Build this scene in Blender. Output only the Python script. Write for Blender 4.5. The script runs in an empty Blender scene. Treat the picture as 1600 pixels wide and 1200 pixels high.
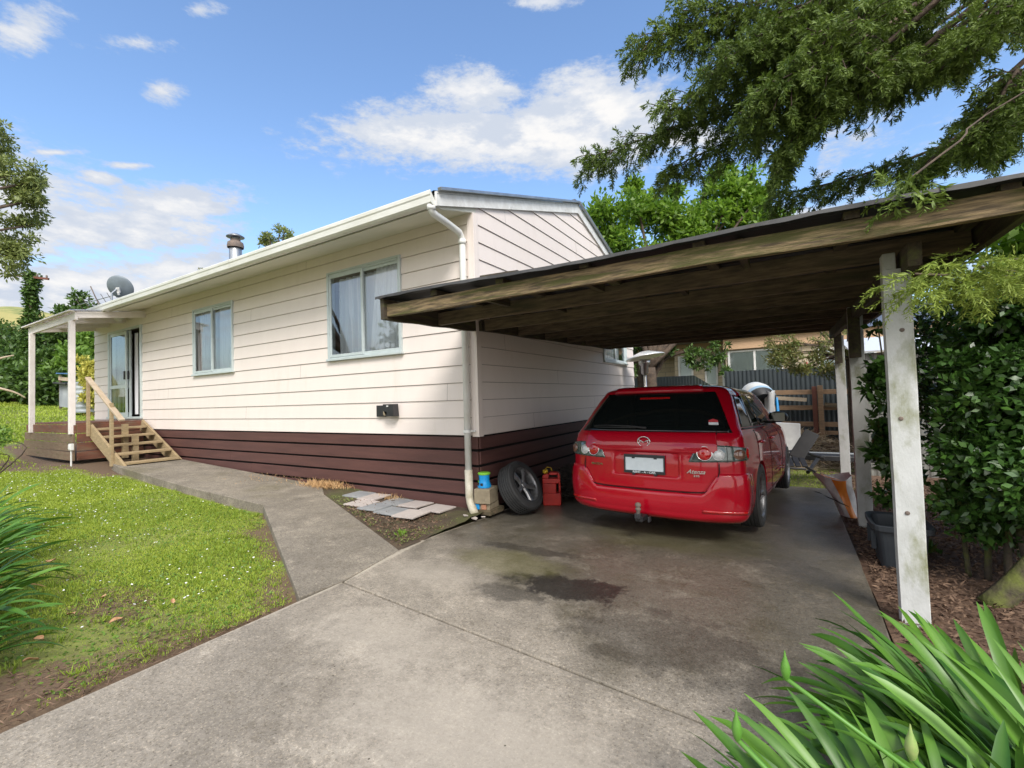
import bpy, math, random
import numpy as np
from mathutils import Vector, Matrix
PI = math.pi
rng = np.random.default_rng(7)
random.seed(7)
scene = bpy.context.scene
col = scene.collection

# ------------------------------------------------------------------ camera frame
FOC = 713.0
_y, _p, _r = math.radians(31.4), math.radians(1.77), math.radians(1.76)
CAM = Vector((3.234, -4.485, 1.36))
Fh = Vector((-math.sin(_y), math.cos(_y), 0)); Rh = Vector((math.cos(_y), math.sin(_y), 0))
FW = Fh*math.cos(_p) + Vector((0, 0, 1))*math.sin(_p)
U0 = Rh.cross(FW)
RT = Rh*math.cos(_r) - U0*math.sin(_r)
UP = U0*math.cos(_r) + Rh*math.sin(_r)
cd = bpy.data.cameras.new('camera'); cam = bpy.data.objects.new('camera', cd); col.objects.link(cam)
m = Matrix((RT, UP, -FW)).transposed().to_4x4(); m.translation = CAM
cam.matrix_world = m
cd.sensor_width = 36; cd.lens = 36*FOC/1600; cd.clip_start = 0.05; cd.clip_end = 3000
scene.camera = cam

def ray(px, py): return FW + RT*((px-800)/FOC) - UP*((py-600)/FOC)
def at(px, py, depth): return CAM + ray(px, py)*depth      # a point of the place measured from the survey of the photo

# ------------------------------------------------------------------ materials
def mat(name, c1, c2=None, scale=6, rough=.6, bump=0, bscale=None, metal=0, coat=0, stretch=(1, 1, 1), detail=6, c3=None, s3=1.2, t3=(.5, .7),
        spec=.5, rvar=0, trans=0, attr=False, emit=None, lo=.35, hi=.65, alpha=None):
    M = bpy.data.materials.new(name); M.use_nodes = True
    nt = M.node_tree; N = nt.nodes; L = nt.links
    b = N['Principled BSDF']
    b.inputs['Roughness'].default_value = rough; b.inputs['Metallic'].default_value = metal
    b.inputs['Coat Weight'].default_value = coat; b.inputs['Specular IOR Level'].default_value = spec
    b.inputs['Coat Roughness'].default_value = .04
    b.inputs['Base Color'].default_value = (*c1, 1)
    tc = N.new('ShaderNodeTexCoord'); mp = N.new('ShaderNodeMapping'); mp.inputs['Scale'].default_value = stretch
    L.new(tc.outputs['Object'], mp.inputs['Vector'])
    colout = None
    if c2 is not None:
        if attr:
            at_ = N.new('ShaderNodeAttribute'); at_.attribute_name = 'tint'; f = at_.outputs['Fac']
        else:
            n = N.new('ShaderNodeTexNoise'); n.inputs['Scale'].default_value = scale; n.inputs['Detail'].default_value = detail
            n.inputs['Roughness'].default_value = .6
            L.new(mp.outputs[0], n.inputs['Vector'])
            mr = N.new('ShaderNodeMapRange'); mr.inputs['From Min'].default_value = lo; mr.inputs['From Max'].default_value = hi
            L.new(n.outputs['Fac'], mr.inputs['Value']); f = mr.outputs['Result']
        mx = N.new('ShaderNodeMix'); mx.data_type = 'RGBA'
        mx.inputs['A'].default_value = (*c1, 1); mx.inputs['B'].default_value = (*c2, 1)
        L.new(f, mx.inputs['Factor']); colout = mx.outputs['Result']
        if c3 is not None:
            n3 = N.new('ShaderNodeTexNoise'); n3.inputs['Scale'].default_value = s3; n3.inputs['Detail'].default_value = 8; n3.inputs['Roughness'].default_value = .65
            L.new(mp.outputs[0], n3.inputs['Vector'])
            m3 = N.new('ShaderNodeMapRange'); m3.inputs['From Min'].default_value = t3[0]; m3.inputs['From Max'].default_value = t3[1]
            L.new(n3.outputs['Fac'], m3.inputs['Value'])
            x3 = N.new('ShaderNodeMix'); x3.data_type = 'RGBA'; L.new(m3.outputs['Result'], x3.inputs['Factor'])
            L.new(colout, x3.inputs['A']); x3.inputs['B'].default_value = (*c3, 1); colout = x3.outputs['Result']
        L.new(colout, b.inputs['Base Color'])
        if rvar:
            mr2 = N.new('ShaderNodeMapRange'); L.new(f, mr2.inputs['Value'])
            mr2.inputs['To Min'].default_value = rough-rvar; mr2.inputs['To Max'].default_value = rough+rvar
            L.new(mr2.outputs[0], b.inputs['Roughness'])
    if bump:
        nb = N.new('ShaderNodeTexNoise'); nb.inputs['Scale'].default_value = bscale or scale*4; nb.inputs['Detail'].default_value = 5
        L.new(mp.outputs[0], nb.inputs['Vector'])
        bm_ = N.new('ShaderNodeBump'); bm_.inputs['Strength'].default_value = bump; bm_.inputs['Distance'].default_value = .02
        L.new(nb.outputs['Fac'], bm_.inputs['Height']); L.new(bm_.outputs[0], b.inputs['Normal'])
    if trans:
        t = N.new('ShaderNodeBsdfTranslucent'); ms = N.new('ShaderNodeMixShader'); ms.inputs[0].default_value = trans
        if colout: L.new(colout, t.inputs['Color'])
        else: t.inputs['Color'].default_value = (*c1, 1)
        L.new(b.outputs[0], ms.inputs[1]); L.new(t.outputs[0], ms.inputs[2]); L.new(ms.outputs[0], N['Material Output'].inputs['Surface'])
    M['bsdf'] = b.name
    return M

def glass_mat(name, tint, clear=.7, rough=.02):
    M = bpy.data.materials.new(name); M.use_nodes = True; nt = M.node_tree; N = nt.nodes; L = nt.links
    N.remove(N['Principled BSDF'])
    t = N.new('ShaderNodeBsdfTransparent'); t.inputs[0].default_value = (*tint, 1)
    g = N.new('ShaderNodeBsdfGlossy'); g.inputs['Roughness'].default_value = rough; g.inputs[0].default_value = (.95, .97, 1, 1)
    fr = N.new('ShaderNodeFresnel'); fr.inputs[0].default_value = 1.5
    mr = N.new('ShaderNodeMapRange'); mr.inputs['To Min'].default_value = 1-clear; mr.inputs['To Max'].default_value = 1
    L.new(fr.outputs[0], mr.inputs['Value'])
    ms = N.new('ShaderNodeMixShader'); L.new(mr.outputs[0], ms.inputs[0]); L.new(t.outputs[0], ms.inputs[1]); L.new(g.outputs[0], ms.inputs[2])
    L.new(ms.outputs[0], N['Material Output'].inputs['Surface'])
    return M

M = {}
M['siding'] = mat('siding_paint', (.785, .705, .655), (.76, .68, .63), 1.3, .5, .06, 60, c3=(.68, .60, .53), s3=1.6, t3=(.56, .90), stretch=(2.6, 2.6, .55))
M['skirt'] = mat('brown_stain', (.110, .047, .040), (.080, .034, .030), 3, .55, .15, 40, stretch=(.4, .4, 4), c3=(.11, .055, .045), s3=2.5, t3=(.6, .8))
M['dark'] = mat('subfloor_shade', (.012, .010, .010), rough=.9)
M['white'] = mat('white_paint', (.74, .74, .71), (.66, .66, .62), 4, .45)
M['gutterm'] = mat('gutter_paint', (.76, .76, .72), (.64, .64, .57), 5, .4, c3=(.45, .46, .36), s3=9, t3=(.6, .85), stretch=(.3, 1, 1))
M['soffit'] = mat('soffit_board', (.72, .70, .62), (.64, .63, .54), 1.5, .6)
M['pvc'] = mat('pvc_pipe', (.80, .81, .80), (.70, .70, .66), 3, .3)
M['pvcdirt'] = mat('stained_pvc', (.62, .58, .48), (.42, .38, .27), 9, .45)
M['alu'] = mat('window_aluminium', (.56, .62, .62), (.50, .56, .56), 8, .35, metal=.2)
M['glass'] = glass_mat('window_glass', (.90, .94, .94), .88)
M['curtain'] = mat('net_curtain', (.92, .92, .94), rough=.9, trans=.2)
M['curtain2'] = mat('grey_curtain', (.72, .74, .78), rough=.9, trans=.2)
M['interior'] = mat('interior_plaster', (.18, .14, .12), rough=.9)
M['roofm'] = mat('roof_steel', (.10, .11, .13), (.14, .15, .17), 3, .4, metal=.4)
M['barge'] = mat('barge_board_paint', (.74, .75, .74), (.60, .60, .58), 8, .6, .1, 60, c3=(.36, .36, .34), s3=6, t3=(.62, .8))
M['flue'] = mat('galvanised_steel', (.42, .44, .46), (.30, .32, .34), 6, .35, metal=.8)
M['rust'] = mat('rusty_steel', (.12, .10, .09), (.20, .15, .12), 12, .8)
M['wood'] = mat('weathered_timber', (.19, .14, .082), (.075, .057, .038), 5, .8, .35, 30, stretch=(1, 8, 8), c3=(.055, .055, .025), s3=1.3, t3=(.5, .72))
M['woody'] = mat('weathered_timber_lengthwise', (.08, .06, .038), (.04, .032, .022), 5, .85, .3, 30, stretch=(8, 1, 8), c3=(.10, .11, .03), s3=3, t3=(.5, .72))
M['fascia'] = mat('lichened_fascia', (.29, .21, .11), (.085, .062, .036), 5.2, .8, .5, 26, stretch=(1, 7, 11), c3=(.085, .085, .022), s3=2.4, t3=(.47, .60), lo=.40, hi=.60)
M['pine'] = mat('treated_pine', (.40, .30, .17), (.29, .215, .12), 4, .7, .2, 40, stretch=(2, 2, 8), c3=(.20, .17, .08), s3=3, t3=(.55, .8))
M['pinew'] = mat('worn_pale_timber', (.52, .42, .31), (.40, .31, .21), 5, .7, .15, 40)
M['deck'] = mat('deck_stain', (.20, .075, .042), (.11, .05, .034), 5, .75, .25, 30, stretch=(1, 1, 4), c3=(.22, .15, .09), s3=2.5, t3=(.5, .75))
M['deckg'] = mat('deck_weathered', (.15, .095, .058), (.19, .14, .088), 5, .8, .25, 30, stretch=(1, 1, 5), c3=(.08, .09, .03), s3=3, t3=(.55, .8))
M['porchp'] = mat('porch_paint', (.78, .73, .70), (.70, .64, .61), 5, .6, .1, 40)
M['postw'] = mat('flaking_white_post', (.60, .61, .60), (.46, .47, .45), 7, .75, .12, 90, stretch=(1, 1, .5), c3=(.22, .23, .12), s3=4.5, t3=(.52, .70), detail=10)
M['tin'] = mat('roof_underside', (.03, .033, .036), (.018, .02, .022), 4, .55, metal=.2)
M['tinedge'] = mat('roof_sheet_edge', (.07, .07, .07), (.03, .03, .03), 5, .6, c3=(.14, .10, .07), s3=5, t3=(.6, .8))
M['rubber'] = mat('tyre_rubber', (.022, .022, .023), (.035, .035, .035), 10, .75, .1, 80)
M['alloy'] = mat('alloy_wheel', (.26, .26, .27), (.13, .13, .13), 20, .4, metal=.7)
M['black'] = mat('black_plastic', (.018, .018, .02), (.03, .03, .032), 8, .45)
M['bin'] = mat('charcoal_plastic', (.035, .042, .052), (.05, .058, .066), 5, .5)
M['redplastic'] = mat('red_plastic', (.60, .03, .02), (.48, .025, .02), 7, .45)
M['yellow'] = mat('yellow_plastic', (.65, .42, .02), rough=.45)
M['blueplastic'] = mat('blue_plastic', (.01, .30, .70), rough=.4)
M['limeplastic'] = mat('lime_plastic', (.22, .55, .05), rough=.4)
M['card'] = mat('weathered_block', (.30, .25, .17), (.22, .18, .12), 12, .85, .2, 50)
M['chrome'] = mat('chrome', (.75, .75, .75), rough=.12, metal=1)
M['mosstrunk'] = mat('mossy_bark', (.09, .07, .045), (.05, .04, .03), 12, .95, .6, 30, c3=(.13, .15, .03), s3=3.5, t3=(.45, .62))
M['bark'] = mat('tree_bark', (.12, .085, .06), (.06, .045, .035), 10, .95, .6, 30)
M['aga'] = mat('strap_leaf', (.030, .105, .010), (.120, .260, .028), rough=.40, attr=True, trans=.14, spec=.45)
M['agastem'] = mat('flower_stalk', (.10, .25, .035), rough=.45)
M['bud'] = mat('flower_bud', (.22, .36, .09), (.50, .42, .22), 14, .5)
M['cyp'] = mat('cypress_foliage', (.050, .095, .016), (.18, .26, .035), rough=.6, attr=True, trans=.25)
M['cypl'] = mat('young_cypress_foliage', (.14, .23, .03), (.30, .38, .06), rough=.6, attr=True, trans=.3)
M['hedge'] = mat('camellia_leaf', (.028, .078, .014), (.085, .185, .030), rough=.34, attr=True, trans=.15, spec=.6)
M['hedgel'] = mat('bright_shrub_leaf', (.11, .24, .02), (.24, .40, .04), rough=.4, attr=True, trans=.4)
M['magn'] = mat('broad_bright_leaf', (.07, .17, .016), (.28, .44, .045), rough=.4, attr=True, trans=.5)
M['ltree'] = mat('small_olive_leaf', (.14, .19, .05), (.32, .36, .11), rough=.5, attr=True, trans=.35)
M['bush'] = mat('bush_leaf', (.035, .075, .012), (.11, .20, .03), rough=.5, attr=True, trans=.2)
M['bushl'] = mat('light_bush_leaf', (.09, .19, .02), (.20, .33, .04), rough=.5, attr=True, trans=.3)
M['yell'] = mat('yellow_variegated_leaf', (.42, .42, .06), (.70, .62, .16), rough=.5, attr=True, trans=.3)
M['maple'] = mat('bronze_green_leaf', (.12, .19, .04), (.26, .20, .07), rough=.5, attr=True, trans=.35)
M['grass'] = mat('grass_blades', (.20, .30, .025), (.44, .53, .07), rough=.6, attr=True, trans=.3)
M['daisy'] = mat('daisy_petal', (.80, .80, .76), rough=.6)
M['twig'] = mat('dry_twig', (.30, .22, .14), (.50, .40, .27), attr=True, rough=.85)
M['twigd'] = mat('dark_twig', (.05, .045, .04), (.10, .085, .07), attr=True, rough=.85)
M['chip'] = mat('bark_chip', (.075, .042, .026), (.22, .14, .09), attr=True, rough=.85)
M['straw'] = mat('dry_weed', (.42, .24, .10), (.60, .40, .20), attr=True, rough=.8)
M['dleaf'] = mat('dead_leaf', (.36, .17, .07), (.50, .32, .18), 30, .7)
M['tile_grey'] = mat('grey_slate_tile', (.23, .24, .25), (.33, .34, .34), 4, .55, .1, 30, c3=(.14, .15, .15), s3=6, t3=(.55, .8))
M['tile_pink'] = mat('pale_stone_tile', (.52, .46, .42), (.43, .38, .35), 4, .6, .1, 30, c3=(.60, .56, .52), s3=5, t3=(.55, .8))
M['fence'] = mat('grey_steel_fence', (.030, .040, .046), (.042, .053, .058), 2, .5, c3=(.045, .06, .04), s3=1, t3=(.55, .8))
M['rail'] = mat('fence_timber', (.30, .19, .11), (.20, .13, .08), 5, .8, .2, 30, stretch=(1, 6, 6))
M['railred'] = mat('reddish_timber', (.16, .055, .035), (.11, .04, .028), 6, .8)
M['terra'] = mat('tan_fascia_paint', (.55, .36, .22), rough=.6)
M['shedw'] = mat('shed_steel', (.20, .20, .18), (.15, .15, .14), 3, .5)
M['shedr'] = mat('shed_roof_steel', (.70, .71, .72), rough=.35, metal=.2)
M['plwhite'] = mat('white_plastic', (.75, .75, .73), (.62, .62, .60), 5, .4)
M['orange'] = mat('orange_plastic_film', (.75, .22, .03), rough=.35)
M['film'] = mat('white_plastic_film', (.66, .63, .62), (.5, .47, .47), 9, .35, .3, 20)
M['steel'] = mat('stainless_steel', (.60, .58, .55), rough=.3, metal=.9)
M['galv'] = mat('corrugated_iron', (.40, .43, .45), (.30, .33, .36), 2, .5, metal=.3)

# concrete: aggregate specks, blotches, damp and oil stains with shapes of their own
def concrete(name, warm, damp):
    Mt = bpy.data.materials.new(name); Mt.use_nodes = True; nt = Mt.node_tree; N = nt.nodes; L = nt.links
    b = N['Principled BSDF']; tc = N.new('ShaderNodeTexCoord')
    def noise(s, d=6, r=.6):
        n = N.new('ShaderNodeTexNoise'); n.inputs['Scale'].default_value = s; n.inputs['Detail'].default_value = d; n.inputs['Roughness'].default_value = r
        L.new(tc.outputs['Object'], n.inputs['Vector']); return n.outputs['Fac']
    def mr(v, a, c, lo=0, hi=1):
        n = N.new('ShaderNodeMapRange'); n.interpolation_type = 'SMOOTHSTEP'
        for k, q in zip(('From Min', 'From Max', 'To Min', 'To Max'), (a, c, lo, hi)): n.inputs[k].default_value = q
        if hasattr(v, 'node'): L.new(v, n.inputs['Value'])
        return n.outputs[0]
    def mix(f, A, B, mode='MIX'):
        n = N.new('ShaderNodeMix'); n.data_type = 'RGBA'; n.blend_type = mode; L.new(f, n.inputs['Factor'])
        for k, q in (('A', A), ('B', B)):
            if hasattr(q, 'node'): L.new(q, n.inputs[k])
            else: n.inputs[k].default_value = (*q, 1)
        return n.outputs['Result']
    def mth(op, a, c=None):
        n = N.new('ShaderNodeMath'); n.operation = op
        for i, q in enumerate((a, c)):
            if q is None: continue
            if hasattr(q, 'node'): L.new(q, n.inputs[i])
            else: n.inputs[i].default_value = q
        return n.outputs[0]
    c = mix(mr(noise(1.1, 8, .65), .32, .68), tuple(x*.84 for x in warm), tuple(x*1.12 for x in warm)); c = mix(mr(noise(1.9, 12, .85), .50, .62, 0, .55), c, tuple(x*1.7 for x in warm)); c = mix(mr(noise(.85, 12, .8), .50, .66, 0, .45), c, (warm[0]*.50, warm[1]*.47, warm[2]*.42)); c = mix(mr(noise(5.5, 10, .85), .52, .64, 0, .5), c, (warm[0]*.45, warm[1]*.43, warm[2]*.38))
    c = mix(mr(noise(7, 8, .7), .40, .75, 0, .55), c, tuple(x*.55 for x in warm))
    sep = N.new('ShaderNodeSeparateXYZ'); L.new(tc.outputs['Object'], sep.inputs[0])
    rough = .85
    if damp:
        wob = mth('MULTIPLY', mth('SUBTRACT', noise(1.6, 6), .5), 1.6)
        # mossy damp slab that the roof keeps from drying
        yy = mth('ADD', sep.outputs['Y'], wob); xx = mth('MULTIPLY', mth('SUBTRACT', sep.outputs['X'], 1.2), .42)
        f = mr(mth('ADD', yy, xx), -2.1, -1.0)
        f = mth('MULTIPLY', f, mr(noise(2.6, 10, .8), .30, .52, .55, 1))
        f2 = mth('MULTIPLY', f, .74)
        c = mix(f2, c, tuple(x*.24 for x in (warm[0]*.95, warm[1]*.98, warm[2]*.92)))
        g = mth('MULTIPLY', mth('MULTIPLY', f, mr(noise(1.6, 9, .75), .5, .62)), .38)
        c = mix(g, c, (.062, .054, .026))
        # oil stain
        for (ex, ey, rx, ry, k) in ((1.80, -1.48, .46, .21, .92), (1.5, -1.75, .3, .12, .55), (2.6, -1.9, .55, .35, .4), (2.0, -3.35, .05, .05, .8), (1.2, -.9, .5, .1, .5)):
            dx = mth('MULTIPLY', mth('SUBTRACT', sep.outputs['X'], ex), 1/rx); dy = mth('MULTIPLY', mth('SUBTRACT', sep.outputs['Y'], ey), 1/ry)
            d = mth('ADD', mth('SQRT', mth('ADD', mth('MULTIPLY', dx, dx), mth('MULTIPLY', dy, dy))), mth('MULTIPLY', mth('SUBTRACT', noise(5, 8, .7), .5), 2.6 if rx > .06 else .3))
            c = mix(mr(d, .75, 1.1, k, 0), c, (.024, .021, .018))
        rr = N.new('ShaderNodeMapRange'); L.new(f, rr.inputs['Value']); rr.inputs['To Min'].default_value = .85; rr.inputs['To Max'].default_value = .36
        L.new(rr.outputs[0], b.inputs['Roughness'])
    else:
        b.inputs['Roughness'].default_value = .85
        c = mix(mr(noise(.7, 5), .52, .7, 0, .5), c, (.13, .115, .05))
    c = mix(mr(noise(75, 4, .8), .52, .64, 0, .85), c, (1.75, 1.7, 1.62), 'MULTIPLY')
    c = mix(mr(noise(62, 4, .8), .36, .47, .85, 0), c, (.42, .41, .39), 'MULTIPLY')
    c = mix(mr(noise(33, 6, .8), .40, .60, .55, 0), c, (.66, .64, .60), 'MULTIPLY')
    vo = N.new('ShaderNodeTexVoronoi'); vo.inputs['Scale'].default_value = 230; L.new(tc.outputs['Object'], vo.inputs['Vector'])
    c = mix(mr(vo.outputs['Distance'], .12, .3, .5, 0), c, (.5, .5, .5), 'MULTIPLY')
    if damp:
        ed = mth('ADD', mth('MINIMUM', mth('MULTIPLY', mth('MAXIMUM', mth('MULTIPLY', mth('ADD', sep.outputs['Y'], 1.0), -1), 0.0), .13), .17), .095)
        dd = mth('SUBTRACT', sep.outputs['X'], ed); dd = mth('ADD', mth('ABSOLUTE', dd), mth('MULTIPLY', mth('SUBTRACT', noise(11, 8, .8), .5), .12))
        c = mix(mr(dd, .005, .045, .55, 0), c, (warm[0]*1.7, warm[1]*1.7, warm[2]*1.65))
        for (gx, gy, ga, gb, gk) in ((1.15, -1.25, .55, .30, .40), (2.2, .1, 1.0, .5, .3), (2.9, -3.0, .8, .5, .0)):
            d1 = mth('MULTIPLY', mth('SUBTRACT', sep.outputs['X'], gx), 1/ga); d2 = mth('MULTIPLY', mth('SUBTRACT', sep.outputs['Y'], gy), 1/gb)
            d = mth('ADD', mth('SQRT', mth('ADD', mth('MULTIPLY', d1, d1), mth('MULTIPLY', d2, d2))), mth('MULTIPLY', mth('SUBTRACT', noise(4, 10, .8), .5), 1.6))
            c = mix(mr(d, .5, 1.15, gk, 0), c, (.16, .15, .055))
        for (gx, gy, ga, gb, gk) in ((2.1, -3.0, .9, .40, .55), (1.1, -2.6, .7, .28, .40), (.8, -1.7, .5, .3, .40), (2.7, -3.6, .7, .35, .4)):
            d1 = mth('MULTIPLY', mth('SUBTRACT', sep.outputs['X'], gx), 1/ga); d2 = mth('MULTIPLY', mth('SUBTRACT', sep.outputs['Y'], gy), 1/gb)
            d = mth('ADD', mth('SQRT', mth('ADD', mth('MULTIPLY', d1, d1), mth('MULTIPLY', d2, d2))), mth('MULTIPLY', mth('SUBTRACT', noise(7, 12, .9), .5), 2.6))
            c = mix(mr(d, .3, 1.3, gk, 0), c, (warm[0]*1.55, warm[1]*1.56, warm[2]*1.58))
    # fine leaf crumbs and drips
    v2 = N.new('ShaderNodeTexVoronoi'); v2.inputs['Scale'].default_value = 9; L.new(tc.outputs['Object'], v2.inputs['Vector'])
    c = mix(mr(v2.outputs['Distance'], .035, .05, .85, 0), c, (.05, .035, .02))
    L.new(c, b.inputs['Base Color'])
    bp = N.new('ShaderNodeBump'); bp.inputs['Strength'].default_value = .35; bp.inputs['Distance'].default_value = .006
    L.new(noise(90, 4, .7), bp.inputs['Height']); L.new(bp.outputs[0], b.inputs['Normal'])
    return Mt
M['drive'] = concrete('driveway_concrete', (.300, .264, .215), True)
M['path'] = concrete('path_concrete', (.245, .216, .174), False)
M['soil'] = mat('garden_soil', (.055, .038, .024), (.10, .07, .042), 5, .95, .8, 25, c3=(.075, .075, .025), s3=1.1, t3=(.5, .62))
M['mulch'] = mat('bark_mulch', (.085, .045, .027), (.16, .10, .065), 14, .95, .9, 30)
M['lawn'] = mat('lawn_ground', (.13, .15, .03), (.20, .22, .05), 1.2, .9, .6, 30, c3=(.10, .085, .035), s3=.9, t3=(.56, .7))
M['hill'] = mat('dry_hill_grass', (.42, .34, .13), (.30, .29, .09), .08, .95, .4, 2, c3=(.10, .16, .04), s3=.12, t3=(.52, .62))

# ------------------------------------------------------------------ mesh builder
class MB:
    def __init__(s): s.v = []; s.f = []
    def add(s, vs, fs):
        n = len(s.v); s.v += [tuple(x) for x in vs]; s.f += [tuple(i+n for i in f) for f in fs]; return s
    def box(s, c, d, rot=None):
        c = Vector(c); hx, hy, hz = d[0]/2, d[1]/2, d[2]/2
        vs = [Vector((x, y, z)) for x in (-hx, hx) for y in (-hy, hy) for z in (-hz, hz)]
        if rot is not None: vs = [rot @ q for q in vs]
        return s.add([c+q for q in vs], [(0, 1, 3, 2), (4, 6, 7, 5), (0, 4, 5, 1), (2, 3, 7, 6), (0, 2, 6, 4), (1, 5, 7, 3)])
    def bb(s, a, b): return s.box([(a[i]+b[i])/2 for i in range(3)], [abs(b[i]-a[i]) for i in range(3)])
    def beam(s, p, q, w, h, up=(0, 0, 1)):
        p = Vector(p); q = Vector(q); d = q-p; L_ = d.length; d.normalize(); up = Vector(up)
        side = d.cross(up).normalized(); up = side.cross(d)
        return s.box((p+q)/2, (L_, w, h), Matrix((d, side, up)).transposed())
    def tube(s, pts, r, n=10, cap=True):
        pts = [Vector(p) for p in pts]; rs = r if isinstance(r, (list, tuple)) else [r]*len(pts)
        ref = Vector((0, 0, 1)); rings = []; base = len(s.v)
        for i, p in enumerate(pts):
            d = (pts[min(i+1, len(pts)-1)]-pts[max(i-1, 0)]).normalized()
            if i == 0:
                if abs(d.z) > .9: ref = Vector((1, 0, 0))
                a = d.cross(ref).normalized()
            else:
                a = (a - d*a.dot(d)).normalized()
            b = d.cross(a)
            rings.append([p+(a*math.cos(2*PI*k/n)+b*math.sin(2*PI*k/n))*rs[i] for k in range(n)])
        vs = [q for rg in rings for q in rg]; fs = []
        for i in range(len(pts)-1):
            for k in range(n):
                fs.append((i*n+k, i*n+(k+1) % n, (i+1)*n+(k+1) % n, (i+1)*n+k))
        if cap: fs += [tuple(range(n))[::-1], tuple((len(pts)-1)*n+k for k in range(n))]
        return s.add(vs, fs)
    def lathe(s, prof, c=(0, 0, 0), n=24, rot=None):
        c = Vector(c); vs = []; fs = []
        for (r, z) in prof:
            for k in range(n):
                q = Vector((r*math.cos(2*PI*k/n), r*math.sin(2*PI*k/n), z)); vs.append(c+(rot @ q if rot is not None else q))
        for i in range(len(prof)-1):
            for k in range(n): fs.append((i*n+k, i*n+(k+1) % n, (i+1)*n+(k+1) % n, (i+1)*n+k))
        return s.add(vs, fs)
    def grid(s, P):
        nr, nc = len(P), len(P[0])
        return s.add([p for r in P for p in r], [(i*nc+j, i*nc+j+1, (i+1)*nc+j+1, (i+1)*nc+j) for i in range(nr-1) for j in range(nc-1)])
    def prism(s, poly, z0, z1, fn=lambda a, b, c: (a, b, c)):
        n = len(poly)
        vs = [fn(x, y, z0) for x, y in poly]+[fn(x, y, z1) for x, y in poly]
        return s.add(vs, [tuple(range(n))[::-1], tuple(range(n, 2*n))]+[(i, (i+1) % n, n+(i+1) % n, n+i) for i in range(n)])
    def build(s, name, m_, parent=None, smooth=False, bevel=0, sub=0):
        me = bpy.data.meshes.new(name); me.from_pydata(s.v, [], s.f); me.validate()
        import bmesh
        bm = bmesh.new(); bm.from_mesh(me); bmesh.ops.recalc_face_normals(bm, faces=bm.faces); bm.to_mesh(me); bm.free()
        me.materials.append(m_)
        if smooth: me.polygons.foreach_set('use_smooth', [True]*len(me.polygons))
        o = bpy.data.objects.new(name, me); col.objects.link(o); adopt(o, parent)
        if bevel:
            bv = o.modifiers.new('b', 'BEVEL'); bv.width = bevel; bv.segments = 2; bv.limit_method = 'ANGLE'
            if smooth is False: pass
        if sub:
            sb = o.modifiers.new('s', 'SUBSURF'); sb.levels = sub; sb.render_levels = sub
        return o

def adopt(o, parent):
    if parent is None: return
    o.parent = parent
    if parent.type == 'EMPTY' and not parent.get('_loc'):
        o.matrix_parent_inverse = Matrix.Translation(-parent.location)

LOCAL = set()
def tag(o, label, cat, group=None, kind=None):
    if label: o['label'] = label
    if cat: o['category'] = cat
    if group: o['group'] = group
    if kind: o['kind'] = kind
    return o
def thing(name, label, cat, loc=(0, 0, 0), group=None, local=False, rot=None):
    o = bpy.data.objects.new(name, None); col.objects.link(o); o.location = loc; o.empty_display_size = .1
    if rot is not None: o.rotation_euler = rot
    if local: o['_loc'] = 1
    LOCAL.add(o.name)
    return tag(o, label, cat, group)
def struct(o): o['kind'] = 'structure'; return o

def raw_mesh(name, V, Fq, m_, parent=None, tint=None, smooth=False):
    """V (N,3) float array, Fq (M,k) int array"""
    me = bpy.data.meshes.new(name)
    V = np.ascontiguousarray(V, dtype=np.float32); Fq = np.ascontiguousarray(Fq, dtype=np.int32); k = Fq.shape[1]
    me.vertices.add(len(V)); me.vertices.foreach_set('co', V.ravel())
    me.loops.add(Fq.size); me.loops.foreach_set('vertex_index', Fq.ravel())
    me.polygons.add(len(Fq)); me.polygons.foreach_set('loop_start', np.arange(0, Fq.size, k, dtype=np.int32))
    try: me.polygons.foreach_set('loop_total', np.full(len(Fq), k, dtype=np.int32))
    except Exception: pass
    me.update(calc_edges=True)
    if tint is not None:
        a = me.attributes.new('tint', 'FLOAT', 'POINT'); a.data.foreach_set('value', np.ascontiguousarray(tint, dtype=np.float32))
    me.materials.append(m_)
    if smooth: me.polygons.foreach_set('use_smooth', np.ones(len(Fq), dtype=bool))
    o = bpy.data.objects.new(name, me); col.objects.link(o); adopt(o, parent); return o

def unit(a): return a/np.maximum(np.linalg.norm(a, axis=1, keepdims=True), 1e-9)
def leaves(name, pos, dirs, length, width, m_, parent=None, tint=None, nrm=None, fold=.15):
    """each leaf a pointed four-cornered blade starting at pos and running along dirs"""
    n = len(pos); dirs = unit(dirs)
    if nrm is None: nrm = rng.normal(size=(n, 3))
    side = unit(np.cross(dirs, nrm)); nn = np.cross(side, dirs)
    L_ = np.broadcast_to(length, n)[:, None]; W = np.broadcast_to(width, n)[:, None]
    a = pos; b = pos+dirs*L_*.45+side*W*.5+nn*W*fold; c = pos+dirs*L_; d = pos+dirs*L_*.45-side*W*.5+nn*W*fold
    V = np.stack([a, b, c, d], 1).reshape(-1, 3); Fq = np.arange(4*n).reshape(n, 4)
    if tint is None: tint = rng.random(n)
    return raw_mesh(name, V, Fq, m_, parent, np.repeat(tint, 4))

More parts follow.
